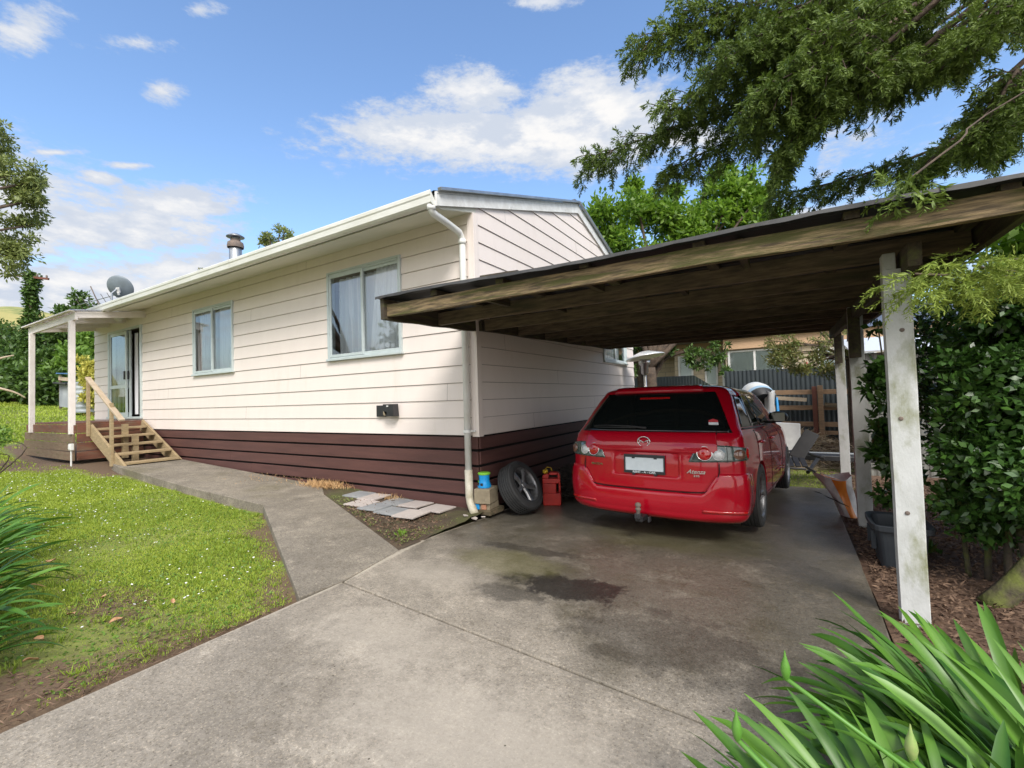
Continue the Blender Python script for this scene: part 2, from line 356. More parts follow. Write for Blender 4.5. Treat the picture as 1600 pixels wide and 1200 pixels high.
def blob_points(blobs, n, shell=.55):
    """points through irregular clumps; blobs = (cx,cy,cz,rx,ry,rz)"""
    B = np.array(blobs, float); vol = (B[:, 3]*B[:, 4]*B[:, 5])**(2/3); k = rng.choice(len(B), n, p=vol/vol.sum())
    d = unit(rng.normal(size=(n, 3))); r = rng.random(n)**shell
    # lumpy surface
    ph = k*1.7
    lump = 1+.16*np.sin(5*d[:, 0]+ph)+.14*np.sin(6*d[:, 1]+2*ph)+.12*np.sin(7*d[:, 2]+3*ph)
    return B[k, :3]+d*B[k, 3:]*(r*lump)[:, None], d
def sub_blobs(c, R, n, r0, r1, flat=.8):
    out = []
    for i in range(n):
        d = Vector(rng.normal(size=3)).normalized(); q = rng.random()**.5
        r = rng.uniform(r0, r1)
        out.append((c[0]+d.x*R[0]*q, c[1]+d.y*R[1]*q, c[2]+d.z*R[2]*q, r, r, r*flat))
    return out
def foliage(name, blobs, n, length, width, m_, parent, up=.3, out=.8, shell=.55):
    pos, d = blob_points(blobs, n, shell)
    dirs = d*out+rng.normal(size=(n, 3))*.7; dirs[:, 2] += up
    nrm = d+rng.normal(size=(n, 3))*.5; nrm[:, 2] += .8
    t = np.clip(rng.normal(.45, .22, n), 0, 1)
    return leaves(name, pos, dirs, length*rng.uniform(.7, 1.3, n), width*rng.uniform(.7, 1.2, n), m_, parent, t, nrm)

# ------------------------------------------------------------------ ground heights
def sst(x, a, b):
    t = min(1, max(0, (x-a)/(b-a))); return t*t*(3-2*t)
def slab_z(y): return -.035*max(0, y+1) if y < 6 else -.245
def path_z(x): return .045*max(0, -x)
def h(x, y):
    z = -.05
    z += (.043*min(9, max(0, -x)))*sst(y, -7, -1.2)
    z += .078*max(0, -x-10.5)*sst(-x, 10.5, 14)
    z -= .06*sst(-x, .5, 3)*sst(y, -4, -1.5)
    z += slab_z(y) if x > 0 else slab_z(y)*sst(x, -2, 0)
    return z

# ground sheet
xs = sorted(set([-400, -250, -150, -100, -75, -60, -50, -42, -36, -30, -26, -22] + [round(-20+.4*i, 2) for i in range(41)] + [round(-4+.2*i, 2) for i in range(50)] + [7, 9, 12, 16, 22, 30, 45, 70, 110, 200, 400]))
ys = sorted(set([-400, -200, -100, -60, -40, -25, -16, -12, -9] + [round(-8+.25*i, 2) for i in range(72)] + [11, 13, 16, 20, 26, 34, 45, 60, 90, 150, 250, 400]))
g = MB(); g.grid([[(x, y, h(max(x, -42), y)+.012*math.sin(2.1*x+y)*math.cos(1.7*y-.6*x)-(.02 if x > .1 and -6 < y < 4.3 else 0)-.03*(x > .1 and -4.6 < y < 4.2 and x < 3.7)) for x in xs] for y in ys])
GROUND = struct(g.build('ground', M['lawn'], smooth=True))

# driveway: two slabs either side of the joint, top follows the fall of the site
def slab(name, poly, zf, th, m_, cuts=0):
    mb = MB(); n = len(poly)
    top = [(x, y, zf(x, y)) for x, y in poly]; bot = [(x, y, zf(x, y)-th) for x, y in poly]
    mb.add(top+bot, [tuple(range(n)), tuple(range(2*n-1, n-1, -1))]+[(i, (i+1) % n, n+(i+1) % n, n+i) for i in range(n)])
    o = mb.build(name, m_, bevel=.008); return struct(o)
zs = lambda x, y: slab_z(y)
LE = .20
def strip_slab(rows, zf, th, m_):
    mb = MB(); n = len(rows); V = []
    for (y0, xa, y1, xb) in rows: V += [(xa, y0, zf(xa, y0)), (xb, y1, zf(xb, y1)), (xb, y1, zf(xb, y1)-th), (xa, y0, zf(xa, y0)-th)]
    F_ = []
    for i in range(n-1):
        for k in range(4): F_.append((4*i+k, 4*i+(k+1) % 4, 4*i+4+(k+1) % 4, 4*i+4+k))
    F_ += [(0, 1, 2, 3), tuple(4*(n-1)+k for k in range(4))]
    mb.add(V, F_); return struct(mb.build('driveway', m_, bevel=.008))
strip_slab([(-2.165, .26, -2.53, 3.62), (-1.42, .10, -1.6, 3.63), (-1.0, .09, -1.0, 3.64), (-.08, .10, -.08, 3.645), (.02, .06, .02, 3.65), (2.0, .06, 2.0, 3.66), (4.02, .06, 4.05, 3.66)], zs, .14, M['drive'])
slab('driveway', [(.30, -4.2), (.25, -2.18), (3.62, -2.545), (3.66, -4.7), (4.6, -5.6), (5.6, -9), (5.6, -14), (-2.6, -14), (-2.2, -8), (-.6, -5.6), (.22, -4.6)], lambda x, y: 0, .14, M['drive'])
# footpath
zp = lambda x, y: path_z(x)-.004
slab('path', [(.20, -2.50), (-2.50, -1.20), (-2.35, -.42), (.10, -1.43), (.235, -2.17)], zp, .13, M['path'])
slab('path', [(-2.51, -1.19), (-4.6, -1.22), (-7.35, -1.10), (-7.9, -1.02), (-7.9, -.06), (-2.9, -.06), (-2.36, -.42)], zp, .13, M['path'])
# soil of the bed beside the wall and bark bed on the right
def patch(name, x0, x1, y0, y1, zf, m_, nx=40, ny=20, inside=None, amp=.02):
    mb = MB(); X = np.linspace(x0, x1, nx); Y = np.linspace(y0, y1, ny)
    mb.grid([[(x, y, zf(x, y)+amp*rng.normal()*.5) for x in X] for y in Y]); return struct(mb.build(name, m_, smooth=True))
def bedpoly():
    mb = MB(); P = []
    for i in range(30):
        t = i/29; x = -2.9+t*3.02; row = []
        ylo = -.42+(x+2.35)*(-1.01/2.45) if x > -2.35 else -.42+(-2.35-x)*.65
        ylo = min(ylo, -.02)-.03
        for j in range(14):
            y = ylo*(1-j/13); row.append((x, y, max(path_z(x), .02)-.022+.045*(j/13)+.006*rng.normal()))
        P.append(row)
    mb.grid(P); return mb
struct(bedpoly().build('garden_bed_soil', M['soil'], smooth=True))
patch('garden_bed_bark', 3.655, 9, -5.5, 6.5, lambda x, y: slab_z(y)-.035+.05*sst(x, 3.8, 5.2), M['mulch'], 60, 90)
# hills on the skyline
mb = MB(); rows = []
for i in range(60):
    a = math.radians(90+12+i*1.5); row = []
    for j, (d, hh) in enumerate(((60, 0), (85, .35), (110, .75), (135, 1), (170, .9), (240, .2))):
        H = 26.3+.9*math.sin(i*.9)+.5*math.sin(i*2.3)
        row.append((CAM.x+d*math.cos(a), CAM.y+d*math.sin(a), 2.0+H*hh*.80+1.1*math.sin(i*1.3+j*2)))
    rows.append(row)
mb.grid(rows); struct(mb.build('hill', M['hill'], smooth=True, sub=2))

# ------------------------------------------------------------------ house
HL, HD, ZB, ZW, EXP = -12.18, 6.4, .92, 3.64, .215
EY, RY, SL = -.70, 3.2, .318
def zt(y): return 3.60+.318*(y-EY) if y <= RY else 3.60+.318*(RY-EY)-.30*(y-RY)
house = thing('house', 'long cream weatherboard bungalow with brown plank base and white gutter', 'house', (-6, 3.2, 0))
def siding(name, Mf, u0, u1, z0, z1, openings=(), clip=None):
    mb = MB(); k = 0; z = z0
    while z < z1-1e-4:
        zn = min(z+EXP, z1); lev = {z, zn}
        for o in openings:
            for q in (o[2], o[3]):
                if z < q < zn: lev.add(q)
        lev = sorted(lev)
        for a, b in zip(lev[:-1], lev[1:]):
            zm = (a+b)/2; iv = [(u0, u1)]
            for o in openings:
                if o[2] < zm < o[3]:
                    nv = []
                    for (p, q) in iv:
                        if o[1] <= p or o[0] >= q: nv.append((p, q))
                        else:
                            if p < o[0]: nv.append((p, o[0]))
                            if q > o[1]: nv.append((o[1], q))
                    iv = nv
            fa = .013*(1-(a-z)/EXP); fb = .013*(1-(b-z)/EXP)
            if a == z or not hasattr(mb, 'jt'): mb.jt = u0+(u1-u0)*((k*.377+.21) % 1); k += 1
            iv = [w_ for (p, q) in iv for w_ in (((p, mb.jt-.002), (mb.jt+.002, q)) if p+.3 < mb.jt < q-.3 else ((p, q),))]
            for (p, q) in iv:
                pa, qa, pb, qb = p, q, p, q
                if clip:
                    la, ha = clip(a); lb, hb = clip(b)
                    pa, qa, pb, qb = max(p, la), min(q, ha), max(p, lb), min(q, hb)
                    if pa >= qa: continue
                    if pb >= qb: pb = qb = (lb+hb)/2
                g_ = .006 if a == z else 0
                mb.add([Mf(pa, a+g_, fa), Mf(qa, a+g_, fa), Mf(qb, b, fb), Mf(pb, b, fb)], [(0, 1, 2, 3)])
                if a == z:
                    mb.add([Mf(pa, a+g_, fa), Mf(qa, a+g_, fa), Mf(qa, a+g_, -.012), Mf(pa, a+g_, -.012)], [(0, 1, 2, 3)])
                    mb.add([Mf(pa, a, 0), Mf(qa, a, 0), Mf(qa, a, -.012), Mf(pa, a, -.012)], [(0, 1, 2, 3)])
        z = zn
    # slight inner skin keeps light out
    return mb
W1 = (-2.70, -1.19, 2.03, 3.31); W2 = (-6.88, -5.42, 2.02, 3.28); DR = (-11.18, -9.30, 1.20, 3.24); WB = (4.33, 5.80, 2.06, 3.15)
front = siding('front', lambda u, z, o: (u, -.024-o, z), HL, -.0, ZB, ZW+.05, (W1, W2, DR))
front.build('wall', M['siding'], house)
gclip = lambda z: (0 if z < zt(0)-.1 else EY+(z+.1-3.60)/.318, HD if z < zt(HD)-.1 else RY+(zt(RY)-.1-z)/.30)
gab = siding('gable', lambda u, z, o: (.026+o, u, z), 0, HD, ZB, zt(RY)-.10, (WB,), gclip)
gab.build('wall', M['siding'], house)
# inner lining, far walls, ceiling and floor (keep the rooms dark)
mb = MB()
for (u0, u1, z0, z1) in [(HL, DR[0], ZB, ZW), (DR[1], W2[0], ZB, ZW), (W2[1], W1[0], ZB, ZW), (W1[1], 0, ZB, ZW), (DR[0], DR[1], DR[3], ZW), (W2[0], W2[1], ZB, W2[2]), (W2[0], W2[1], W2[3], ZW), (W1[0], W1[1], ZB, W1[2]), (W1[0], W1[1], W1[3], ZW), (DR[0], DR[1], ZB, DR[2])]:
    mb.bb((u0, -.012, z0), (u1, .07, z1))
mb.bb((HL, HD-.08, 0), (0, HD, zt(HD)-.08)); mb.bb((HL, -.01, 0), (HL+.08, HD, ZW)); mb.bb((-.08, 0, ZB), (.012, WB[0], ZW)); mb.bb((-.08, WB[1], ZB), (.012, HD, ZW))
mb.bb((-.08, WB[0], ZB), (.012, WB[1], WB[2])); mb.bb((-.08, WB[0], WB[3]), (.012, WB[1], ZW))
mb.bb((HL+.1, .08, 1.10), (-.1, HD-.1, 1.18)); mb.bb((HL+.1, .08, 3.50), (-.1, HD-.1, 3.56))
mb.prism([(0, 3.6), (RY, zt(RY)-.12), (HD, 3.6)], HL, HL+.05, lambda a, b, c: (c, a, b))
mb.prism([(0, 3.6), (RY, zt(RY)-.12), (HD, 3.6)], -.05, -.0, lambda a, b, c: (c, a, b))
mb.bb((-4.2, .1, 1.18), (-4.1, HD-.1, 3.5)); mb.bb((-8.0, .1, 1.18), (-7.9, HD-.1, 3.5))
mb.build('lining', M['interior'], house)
# corner board
mb = MB(); mb.bb((-.055, -.046, ZB-.01), (-.002, -.034, ZW)); mb.bb((.034, -.004, ZB-.01), (.046, .05, ZW-.03)); mb.bb((-.002, -.046, ZB-.01), (.046, -.004, ZW-.02))
mb.build('corner_trim', M['siding'], house, bevel=.003)
# plank base
mb = MB()
zz = [.905, .73, .545, .36, .175, -.01]
for i in range(5):
    t, b_ = zz[i]-.004, zz[i+1]+.028
    xcut = -2.3-1.9*i % 5
    for (a, c) in ((HL, -7.0+i*.7), (-6.994+i*.7, -.0)):
        mb.bb((a, -.020, b_+.002*rng.normal()), (c, .004, t+.002*rng.normal()))
    mb.bb((.0, .005, b_), (.022, 3.1+.3*i, t)); mb.bb((.0, 3.105+.3*i, b_), (.022, HD, t+.002))
mb.build('base_boards', M['skirt'], house, bevel=.003)
mb = MB(); mb.bb((HL, .03, -.4), (-.03, .06, ZB)); mb.bb((-.06, .06, -.4), (-.03, HD, ZB)); mb.build('subfloor_shade_sheet', M['dark'], house)  # near-black sheets behind the board gaps, underfloor shade put in as colour
# soffit
mb = MB(); mb.prism([(-.66, 3.475), (-.66, 3.49), (0, 3.655), (0, 3.64)], HL-.05, -.0, lambda a, b, c: (c, a, b))
mb.prism([(-.70, 3.47), (-.60, 3.47), (.03, 3.64), (.03, 3.78), (-.70, 3.55)], .0, .032, lambda a, b, c: (c, a, b))
mb.build('soffit', M['soffit'], house)
# roof
mb = MB()
n = 120
for i in range(1):
    prof = []
    xsr = np.linspace(HL-.08, .07, 240)
    A = [[(x, EY-.03, zt(EY)+.03+.008*math.sin(x*75)) for x in xsr], [(x, RY, zt(RY)+.03+.008*math.sin(x*75)) for x in xsr], [(x, HD+.7, zt(HD+.7)+.03+.008*math.sin(x*75)) for x in xsr]]
    B = [[(a, b, c-.03) for a, b, c in r] for r in A]
    mb.grid(A); mb.grid(B)
rf = mb.build('roof', M['roofm'], house)
mb = MB(); mb.beam((-12.2, RY, zt(RY)+.06), (.06, RY, zt(RY)+.06), .22, .03); mb.build('ridge_cap', M['roofm'], rf)
mb = MB()
for ya, yb in ((EY-.02, RY), (RY, HD+.7)):
    mb.beam((.095, ya, zt(ya)+.045), (.095, yb, zt(yb)+.045), .05, .035)
mb.build('barge_flashing', M['flue'], rf, bevel=.004)
mb = MB()
mb.prism([(EY-.03, zt(EY)+.02), (RY, zt(RY)+.02), (RY, zt(RY)-.15), (EY-.03, zt(EY)-.14)], .035, .065, lambda a, b, c: (c, a, b))
mb.prism([(RY, zt(RY)+.02), (HD+.7, zt(HD+.7)+.02), (HD+.7, zt(HD+.7)-.12), (RY, zt(RY)-.15)], .035, .065, lambda a, b, c: (c, a, b))
mb.build('barge_board', M['barge'], house)
mb = MB()
mb.prism([(EY-.03, zt(EY)+.02), (RY, zt(RY)+.02), (RY, zt(RY)-.15), (EY-.03, zt(EY)-.14)], HL-.09, HL-.06, lambda a, b, c: (c, a, b))
mb.build('barge_board', M['barge'], house)
# gutter: rolled front edge, open top
mb = MB()
gp = [(-.70, 3.60), (-.70, 3.475), (-.715, 3.465), (-.775, 3.465), (-.80, 3.485), (-.806, 3.55), (-.815, 3.565), (-.817, 3.60), (-.808, 3.612), (-.797, 3.605), (-.795, 3.57), (-.712, 3.57)]
mb.grid([[(x, a, b) for (a, b) in gp] for x in (HL-.1, -8.1, -4.05, .03)])
mb.prism(gp[1:9], .03, .042, lambda a, b, c: (c, a, b))
gt = mb.build('gutter', M['gutterm'], house)
for x in (-8.12, -4.07):
    k = MB(); k.grid([[(xx, a-.003, b-.002) for (a, b) in gp[1:9]] for xx in (x, x+.06)]); k.build('gutter_joiner', M['gutterm'], gt)
# downpipe
P = [(-.005, -.745, 3.48), (-.005, -.745, 3.43), (-.012, -.70, 3.40), (-.05, -.42, 3.39), (-.083, -.16, 3.37), (-.09, -.10, 3.31), (-.09, -.095, 3.2), (-.09, -.095, .5)]
dp = MB().tube(P, .04, 16).build('downpipe', M['pvc'], house, smooth=True)
MB().tube([(-.09, -.095, .52), (-.085, -.097, .20), (-.065, -.108, .135), (.05, -.185, .03)], .048, 16).build('elbow', M['pvcdirt'], dp, smooth=True)
for z in (2.30, .98):
    k = MB(); k.lathe([(.046, -.018), (.05, -.018), (.05, .018), (.046, .018)], (-.09, -.095, z), 16); k.bb((-.06, -.07, z-.01), (.0, -.048, z+.01)); k.bb((-.045, -.1, z-.004), (.03, -.088, z+.004)); k.build('pipe_bracket', M['pvc'], dp)
for pt in ((-.005, -.745, 3.45), (-.09, -.097, 3.27)):
    MB().lathe([(.044, -.03), (.047, -.03), (.047, .03), (.044, .03)], pt, 16).build('pipe_collar', M['pvc'], dp, smooth=True)

# windows
def curtain_sheet(x0, x1, z0, z1, y, amp=.02, waves=9, xf=None, seed=0, lean=0):
    mb = MB(); n = 90; r2 = np.random.default_rng(seed); ph = r2.random(4)*6
    R_ = []
    for j in range(9):
        z = z0+(z1-z0)*j/8; row = []
        for i in range(n):
            t = i/(n-1); x = x0+(x1-x0)*t+lean*(1-j/8)*(1-t)
            row.append((x, y+amp*(math.sin(waves*2*PI*t+ph[0]+.4*math.sin(j*.4))+.5*math.sin(waves*4.3*PI*t+ph[1])), z))
        R_.append(row)
    if xf: R_ = [[xf(*p) for p in r] for r in R_]
    return mb.grid(R_)
def window(W, mul, xf=lambda x, y, z: (x, y, z), curt=(), label=None, sw=.05):
    a, b, c, d = W
    mb = MB(); fo, fi = -.062, .05
    def add(x0, x1, z0, z1, y0=fo, y1=fi): mb.bb((x0, y0, z0), (x1, y1, z1))
    add(a-.012, a+.028, c, d); add(b-.028, b+.012, c, d); add(a-.012, b+.012, d-.0, d+.028); add(a-.03, b+.03, c-.032, c-.0, fo-.02)
    add(a+.028, b-.028, d-.025, d-.0, -.045); add(a+.028, b-.028, c+.0, c+.02, -.045)
    mb.v = [xf(*p) for p in mb.v]
    f = mb.build('window', M['alu'], house, bevel=.003)
    for (s0, s1, yy) in ((a+.029, mul+.022, -.040), (mul-.022, b-.029, -.018)):
        s = MB(); w = sw*.8
        for q in ((s0, s0+w, c+.021, d-.026), (s1-w, s1, c+.021, d-.026)): s.bb((q[0], yy-.012, q[2]), (q[1], yy+.012, q[3]))
        s.bb((s0+w, yy-.011, d-.026-w), (s1-w, yy+.011, d-.026)); s.bb((s0+w, yy-.011, c+.021), (s1-w, yy+.011, c+.021+w))
        s.v = [xf(*p) for p in s.v]; s.build('sash', M['alu'], f, bevel=.003)
        g_ = MB(); g_.add([xf(s0+w, yy, c+.021+w), xf(s1-w, yy, c+.021+w), xf(s1-w, yy, d-.026-w), xf(s0+w, yy, d-.026-w)], [(0, 1, 2, 3)]); g_.build('pane', M['glass'], f)
    for q in curt: 
        q[0].v = [xf(*p) for p in q[0].v]; q[0].build('curtain', q[1], f, smooth=True)
    return f
C1 = [(curtain_sheet(-2.60, -1.22, 2.08, 3.25, .09, .022, 9, seed=1), M['curtain2']), (curtain_sheet(-2.45, -2.2, 2.08, 3.25, .10, .015, 2, seed=11, lean=-.05), M['curtain']), (curtain_sheet(-1.74, -1.22, 2.08, 3.26, .035, .012, 6, seed=2, lean=-.16), M['curtain']),
      (curtain_sheet(-2.55, -1.7, 2.05, 2.34, .16, .006, 3, seed=3), M['curtain'])]
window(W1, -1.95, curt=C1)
C2 = [(curtain_sheet(-6.8, -5.5, 2.08, 3.24, .10, .02, 8, seed=12), M['curtain2']), (curtain_sheet(-6.82, -6.35, 2.08, 3.24, .045, .016, 5, seed=4, lean=.08), M['curtain']), (curtain_sheet(-6.0, -5.46, 2.08, 3.24, .04, .014, 6, seed=5), M['curtain']),
      (curtain_sheet(-6.6, -5.5, 2.05, 2.3, .16, .006, 3, seed=6), M['curtain'])]
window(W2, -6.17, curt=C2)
CB = [(curtain_sheet(WB[0]+.05, WB[1]-.05, 2.1, 3.1, .12, .02, 9, seed=7), M['curtain'])]
window(WB, 5.05, xf=lambda x, y, z: (-y, x, z), curt=CB)
# sliding door
a, b, c, d = DR
mb = MB(); mb.bb((a-.01, -.065, c), (a+.05, .05, d)); mb.bb((b-.05, -.065, c), (b+.01, .05, d)); mb.bb((a-.01, -.065, d), (b+.01, .05, d+.05)); mb.bb((a-.03, -.09, c-.045), (b+.03, .05, c))
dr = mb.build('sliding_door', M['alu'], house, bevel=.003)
for (s0, s1, yy) in ((a+.051, a+1.06, -.035), (a+.14, a+1.15, .01)):
    s = MB(); w = .07
    for x0 in (s0, s1-w): s.bb((x0, yy-.015, c+.003), (x0+w, yy+.015, d-.003))
    for (z0, z1) in ((c+.003, c+.10), (d-.08, d-.003), (c+.68, c+.76)): s.bb((s0+w, yy-.014, z0), (s1-w, yy+.014, z1))
    lf = s.build('door_leaf', M['alu'], dr, bevel=.003)
    for (z0, z1) in ((c+.10, c+.68), (c+.76, d-.08)):
        MB().add([(s0+w, yy, z0), (s1-w, yy, z0), (s1-w, yy, z1), (s0+w, yy, z1)], [(0, 1, 2, 3)]).build('pane', M['glass'], dr)
for (x, yy) in ((a+1.02, -.06), (a+1.12, -.02)):
    k = MB(); k.bb((x-.018, yy-.03, c+.88), (x+.018, yy, c+1.08)); k.build('door_handle', M['black'], dr, bevel=.006)
k = curtain_sheet(a+.1, a+.95, c+.05, d-.05, .10, .02, 8, seed=9); k.build('curtain', M['curtain2'], dr, smooth=True)
k = curtain_sheet(a+1.02, a+1.22, c+.05, d-.05, .13, .02, 2, seed=10); k.build('curtain', M['curtain'], dr, smooth=True)
# black shelf bracket vent on the front wall
mb = MB(); mb.prism([(-1.67, 1.16), (-1.50, 1.16), (-1.44, 1.20), (-1.44, 1.315), (-1.67, 1.315)], -.075, -.045, lambda p, q, r: (p, r, q))
vt = mb.build('wall_vent', M['black'], house, bevel=.006)
mb = MB(); mb.prism([(-1.45, 1.235), (-1.40, 1.17), (-1.26, 1.165), (-1.275, 1.33), (-1.46, 1.33)], -.15, -.05, lambda p, q, r: (p, r, q)); mb.bb((-1.385, -.154, 1.295), (-1.355, -.15, 1.312))
mb.build('vent_hood', M['black'], vt, bevel=.012)
MB().bb((-1.385, -.157, 1.296), (-1.352, -.1545, 1.312)).build('vent_label', M['plwhite'], vt)
MB().box((-1.42, -.10, 1.21), (.09, .10, .07)).build('vent_spout', M['card'], vt, bevel=.015)
# flue on the roof
fx, fy = -8.25, 1.5
mb = MB(); mb.lathe([(.14, 3.9), (.14, 5.28), (.135, 5.285)], (fx, fy, 0), 20); fl = mb.build('chimney_flue', M['flue'], rf, smooth=True)
MB().lathe([(.18, 5.25), (.185, 5.30), (.17, 5.38), (.11, 5.42), (.11, 5.46)], (fx, fy, 0), 20).build('flue_shroud', M['rust'], fl, smooth=True)
MB().lathe([(.0, 5.60), (.10, 5.59), (.20, 5.53), (.20, 5.515), (.0, 5.52)], (fx, fy, 0), 20).build('flue_cap', M['flue'], fl, smooth=True)
for k in range(4):
    t = k*PI/2+.4; MB().tube([(fx+.1*math.cos(t), fy+.1*math.sin(t), 5.42), (fx+.12*math.cos(t), fy+.12*math.sin(t), 5.56)], .01, 5).build('cap_strut', M['rust'], fl)
MB().tube([(-4.86, RY, 4.8), (-4.86, RY, 5.45)], .016, 6).build('vent_pipe', M['flue'], rf)
# porch light
mb = MB(); mb.lathe([(.0, 3.38), (.06, 3.39), (.085, 3.43), (.085, 3.50), (.0, 3.50)], (-10.0, -.22, .04), 16); mb.build('porch_light', M['white'], house, smooth=True)

# satellite dish
sd = thing('satellite_dish', 'grey satellite dish standing on the far end of the house roof', 'satellite dish', (-11.45, .1, 3.85))
nrm = Vector((-.55, .62, .42)).normalized(); up_ = (Vector((0, 0, 1))-nrm*nrm.z).normalized(); si = up_.cross(nrm)
Rm = Matrix((si, up_, nrm)).transposed(); cc = Vector((-11.45, .25, 4.52)); Rm = Rm @ Matrix.Scale(.80, 3)
mb = MB(); mb.lathe([(.0, 0), (.12, .006), (.24, .03), (.34, .065), (.375, .085), (.38, .075), (.34, .05), (.24, .015), (.12, -.01), (.0, -.016)], cc, 32, Rm); mb.build('dish', M['roofm'] if 0 else mat('dish_grey', (.20, .24, .27), (.16, .19, .21), 5, .5), sd, smooth=True)
mb = MB(); mb.tube([(-11.45, .1, 3.8), (-11.45, .1, 4.35), cc-nrm*.05], .022, 8); mb.build('mast', M['flue'], sd)
mb = MB(); mb.box(cc-nrm*.06-up_*.05, (.1, .16, .07), Rm); mb.box(cc-nrm*.09-up_*.13, (.06, .1, .05), Rm); mb.build('bracket', M['plwhite'], sd, bevel=.01)
mb = MB(); mb.tube([cc-up_*.36, cc-up_*.30+nrm*.45], .012, 6); mb.build('feed_arm', M['flue'], sd)
# yagi aerial on the far gable
ae = thing('tv_aerial', 'thin rod television aerial leaning beyond the dish at the house end', 'aerial', (-12.35, .3, 3.4))
b0 = Vector((-12.32, .35, 3.5)); b1 = Vector((-12.9, .1, 4.75))
MB().tube([b0, b0+(b1-b0)*1.0], .014, 6).build('mast', M['rust'], ae)
q0 = at(146, 470, 15.3); 
bm0, bm1 = Vector((-12.95, -.15, 4.2)), Vector((-11.75, .35, 4.42))
MB().tube([bm0, bm1], .010, 6).build('boom', M['flue'], ae)
for k in range(7):
    c0 = bm0.lerp(bm1, .05+k/7); L_ = .17-.012*k
    MB().tube([c0-Vector((.25, -.6, .9)).normalized()*L_, c0+Vector((.25, -.6, .9)).normalized()*L_], .007, 5).build('element', M['rust'], ae)

# ------------------------------------------------------------------ deck, stairs, porch roof
DX, DY, DZ = -9.20, -1.18, 1.12
dk = thing('deck', 'low timber deck of stained boards at the open sliding door', 'deck', (-10.9, -.6, .4))
mb = MB(); nb = 9
for i in range(nb):
    y0 = DY+.01+(i)*(-DY-.08)/nb; mb.bb((-12.45, y0, DZ-.03), (DX-.03, y0+.118, DZ+.002*rng.normal()))
mb.build('deck_boards', M['deck'], dk, bevel=.003)
for i, (z0, z1) in enumerate(((.915, 1.085), (.73, .90), (.55, .715), (.36, .535))):
    mb = MB(); o_ = .0 if i == 0 else .02
    mb.bb((-12.45-.05*i, DY-.03-o_, z0), (DX, DY+.005-o_, z1)); mb.build('face_board', M['deck'] if i == 0 else M['deckg'], dk, bevel=.004)
    mb = MB(); mb.bb((DX-.02, DY+.01, z0+.004), (DX+.012, -.05, z1+.004)); mb.build('end_board', M['deck'], dk, bevel=.004)
# the steps down
stc = thing('staircase', 'open timber steps with single handrail leading down from the deck', 'stairs', (-8.3, -.6, .35))
def stringer(y):
    mb = MB(); mb.beam((-9.14, y, 1.02), (-7.36, y, .22), .045, .25); mb.build('stringer', M['pine'], stc, bevel=.004)
stringer(-1.00); stringer(-.10)
for i in range(5):
    t = i/4; x = -8.92+t*1.52; z = .985-t*.155*4.0
    MB().box((x, -.55, z), (.25, .84, .042)).build('tread', M['pine'], stc, bevel=.004)
for (x, z0, z1) in ((-9.0, .85, 2.02), (-7.80, .30, 1.50)):
    MB().bb((x-.04, -1.072, z0), (x+.04, -1.026, z1)).build('rail_post', M['pine'], stc, bevel=.004)
MB().beam((-9.04, -1.045, 2.045), (-7.32, -1.045, 1.17), .09, .04).build('handrail', M['pinew'], stc, bevel=.005)
MB().box((-8.6, -.58, .72), (.09, .09, .7)).build('support_block', M['pine'], stc); MB().box((-8.1, -.58, .55), (.09, .09, .6)).build('support_block', M['pine'], stc)
# porch roof
po = thing('porch_canopy', 'flat open porch frame of pale painted beams on two posts', 'porch', (-10.7, -1.15, .4))
for x in (-9.30, -11.98):
    MB().bb((x-.055, DY-.085, .90), (x+.055, DY-.035+.04, 3.22)).build('post', M['porchp'], po, bevel=.004)
MB().beam((-12.25, DY-.02, 3.30), (-9.10, DY-.02, 3.30), .05, .15).build('beam', M['porchp'], po, bevel=.004)
for x in (-9.13, -10.2, -11.2, -12.1):
    MB().beam((x, DY, 3.33), (x, -.0, 3.50), .05, .13).build('rafter', M['porchp'], po, bevel=.004)
MB().beam((-12.32, DY-.11, 3.395), (-9.05, DY-.11, 3.395), .08, .02).build('edge_flashing', M['porchp'], po)
mb = MB(); X = np.linspace(-12.3, -9.0, 90)
mb.grid([[(x, DY-.15, 3.405+.012*math.sin(x*70)) for x in X], [(x, -.05, 3.56+.012*math.sin(x*70)) for x in X]])
mb.build('clear_roofing', glass_mat('clear_corrugated_sheet', (.92, .92, .88), .8, .2), po)
# outdoor power point on a stake
pw = thing('power_outlet', 'small white power outlet box on a thin stake beside the deck corner', 'power outlet', (-8.9, -1.32, .3))
c_ = Vector((-8.95, -1.32, .66)); MB().box(c_, (.12, .06, .13)).build('box', M['plwhite'], pw, bevel=.01)
MB().tube([c_-Vector((0, 0, .06)), c_-Vector((0, 0, .42))], .014, 6).build('stake', M['plwhite'], pw)
MB().box(c_+Vector((0, -.035, 0)), (.07, .012, .08)).build('socket_cover', M['white'], pw, bevel=.004)

# ------------------------------------------------------------------ carport
zj = lambda y: 2.145+.028*(y+1.44)
cp = thing('carport', 'lean-to carport with mossy rough timber roof frame on flaking white posts over the red car', 'carport', (2.1, 1.5, 0))
def wob_beam(p, q, w, h_, n=14, amp=.004):
    p = Vector(p); q = Vector(q); mb = MB(); d = (q-p).normalized(); side = d.cross(Vector((0, 0, 1))).normalized(); u = side.cross(d)
    rows = []
    for i in range(n+1):
        c = p.lerp(q, i/n)+u*amp*math.sin(i*1.3+p.y*3)+side*amp*.6*math.sin(i*.9)
        rows.append([c-side*w/2-u*h_/2, c+side*w/2-u*h_/2, c+side*w/2+u*h_/2, c-side*w/2+u*h_/2, c-side*w/2-u*h_/2])
    mb.grid(rows); mb.add(rows[0][:4], [(0, 1, 2, 3)]); mb.add(rows[-1][:4], [(0, 1, 2, 3)]); return mb
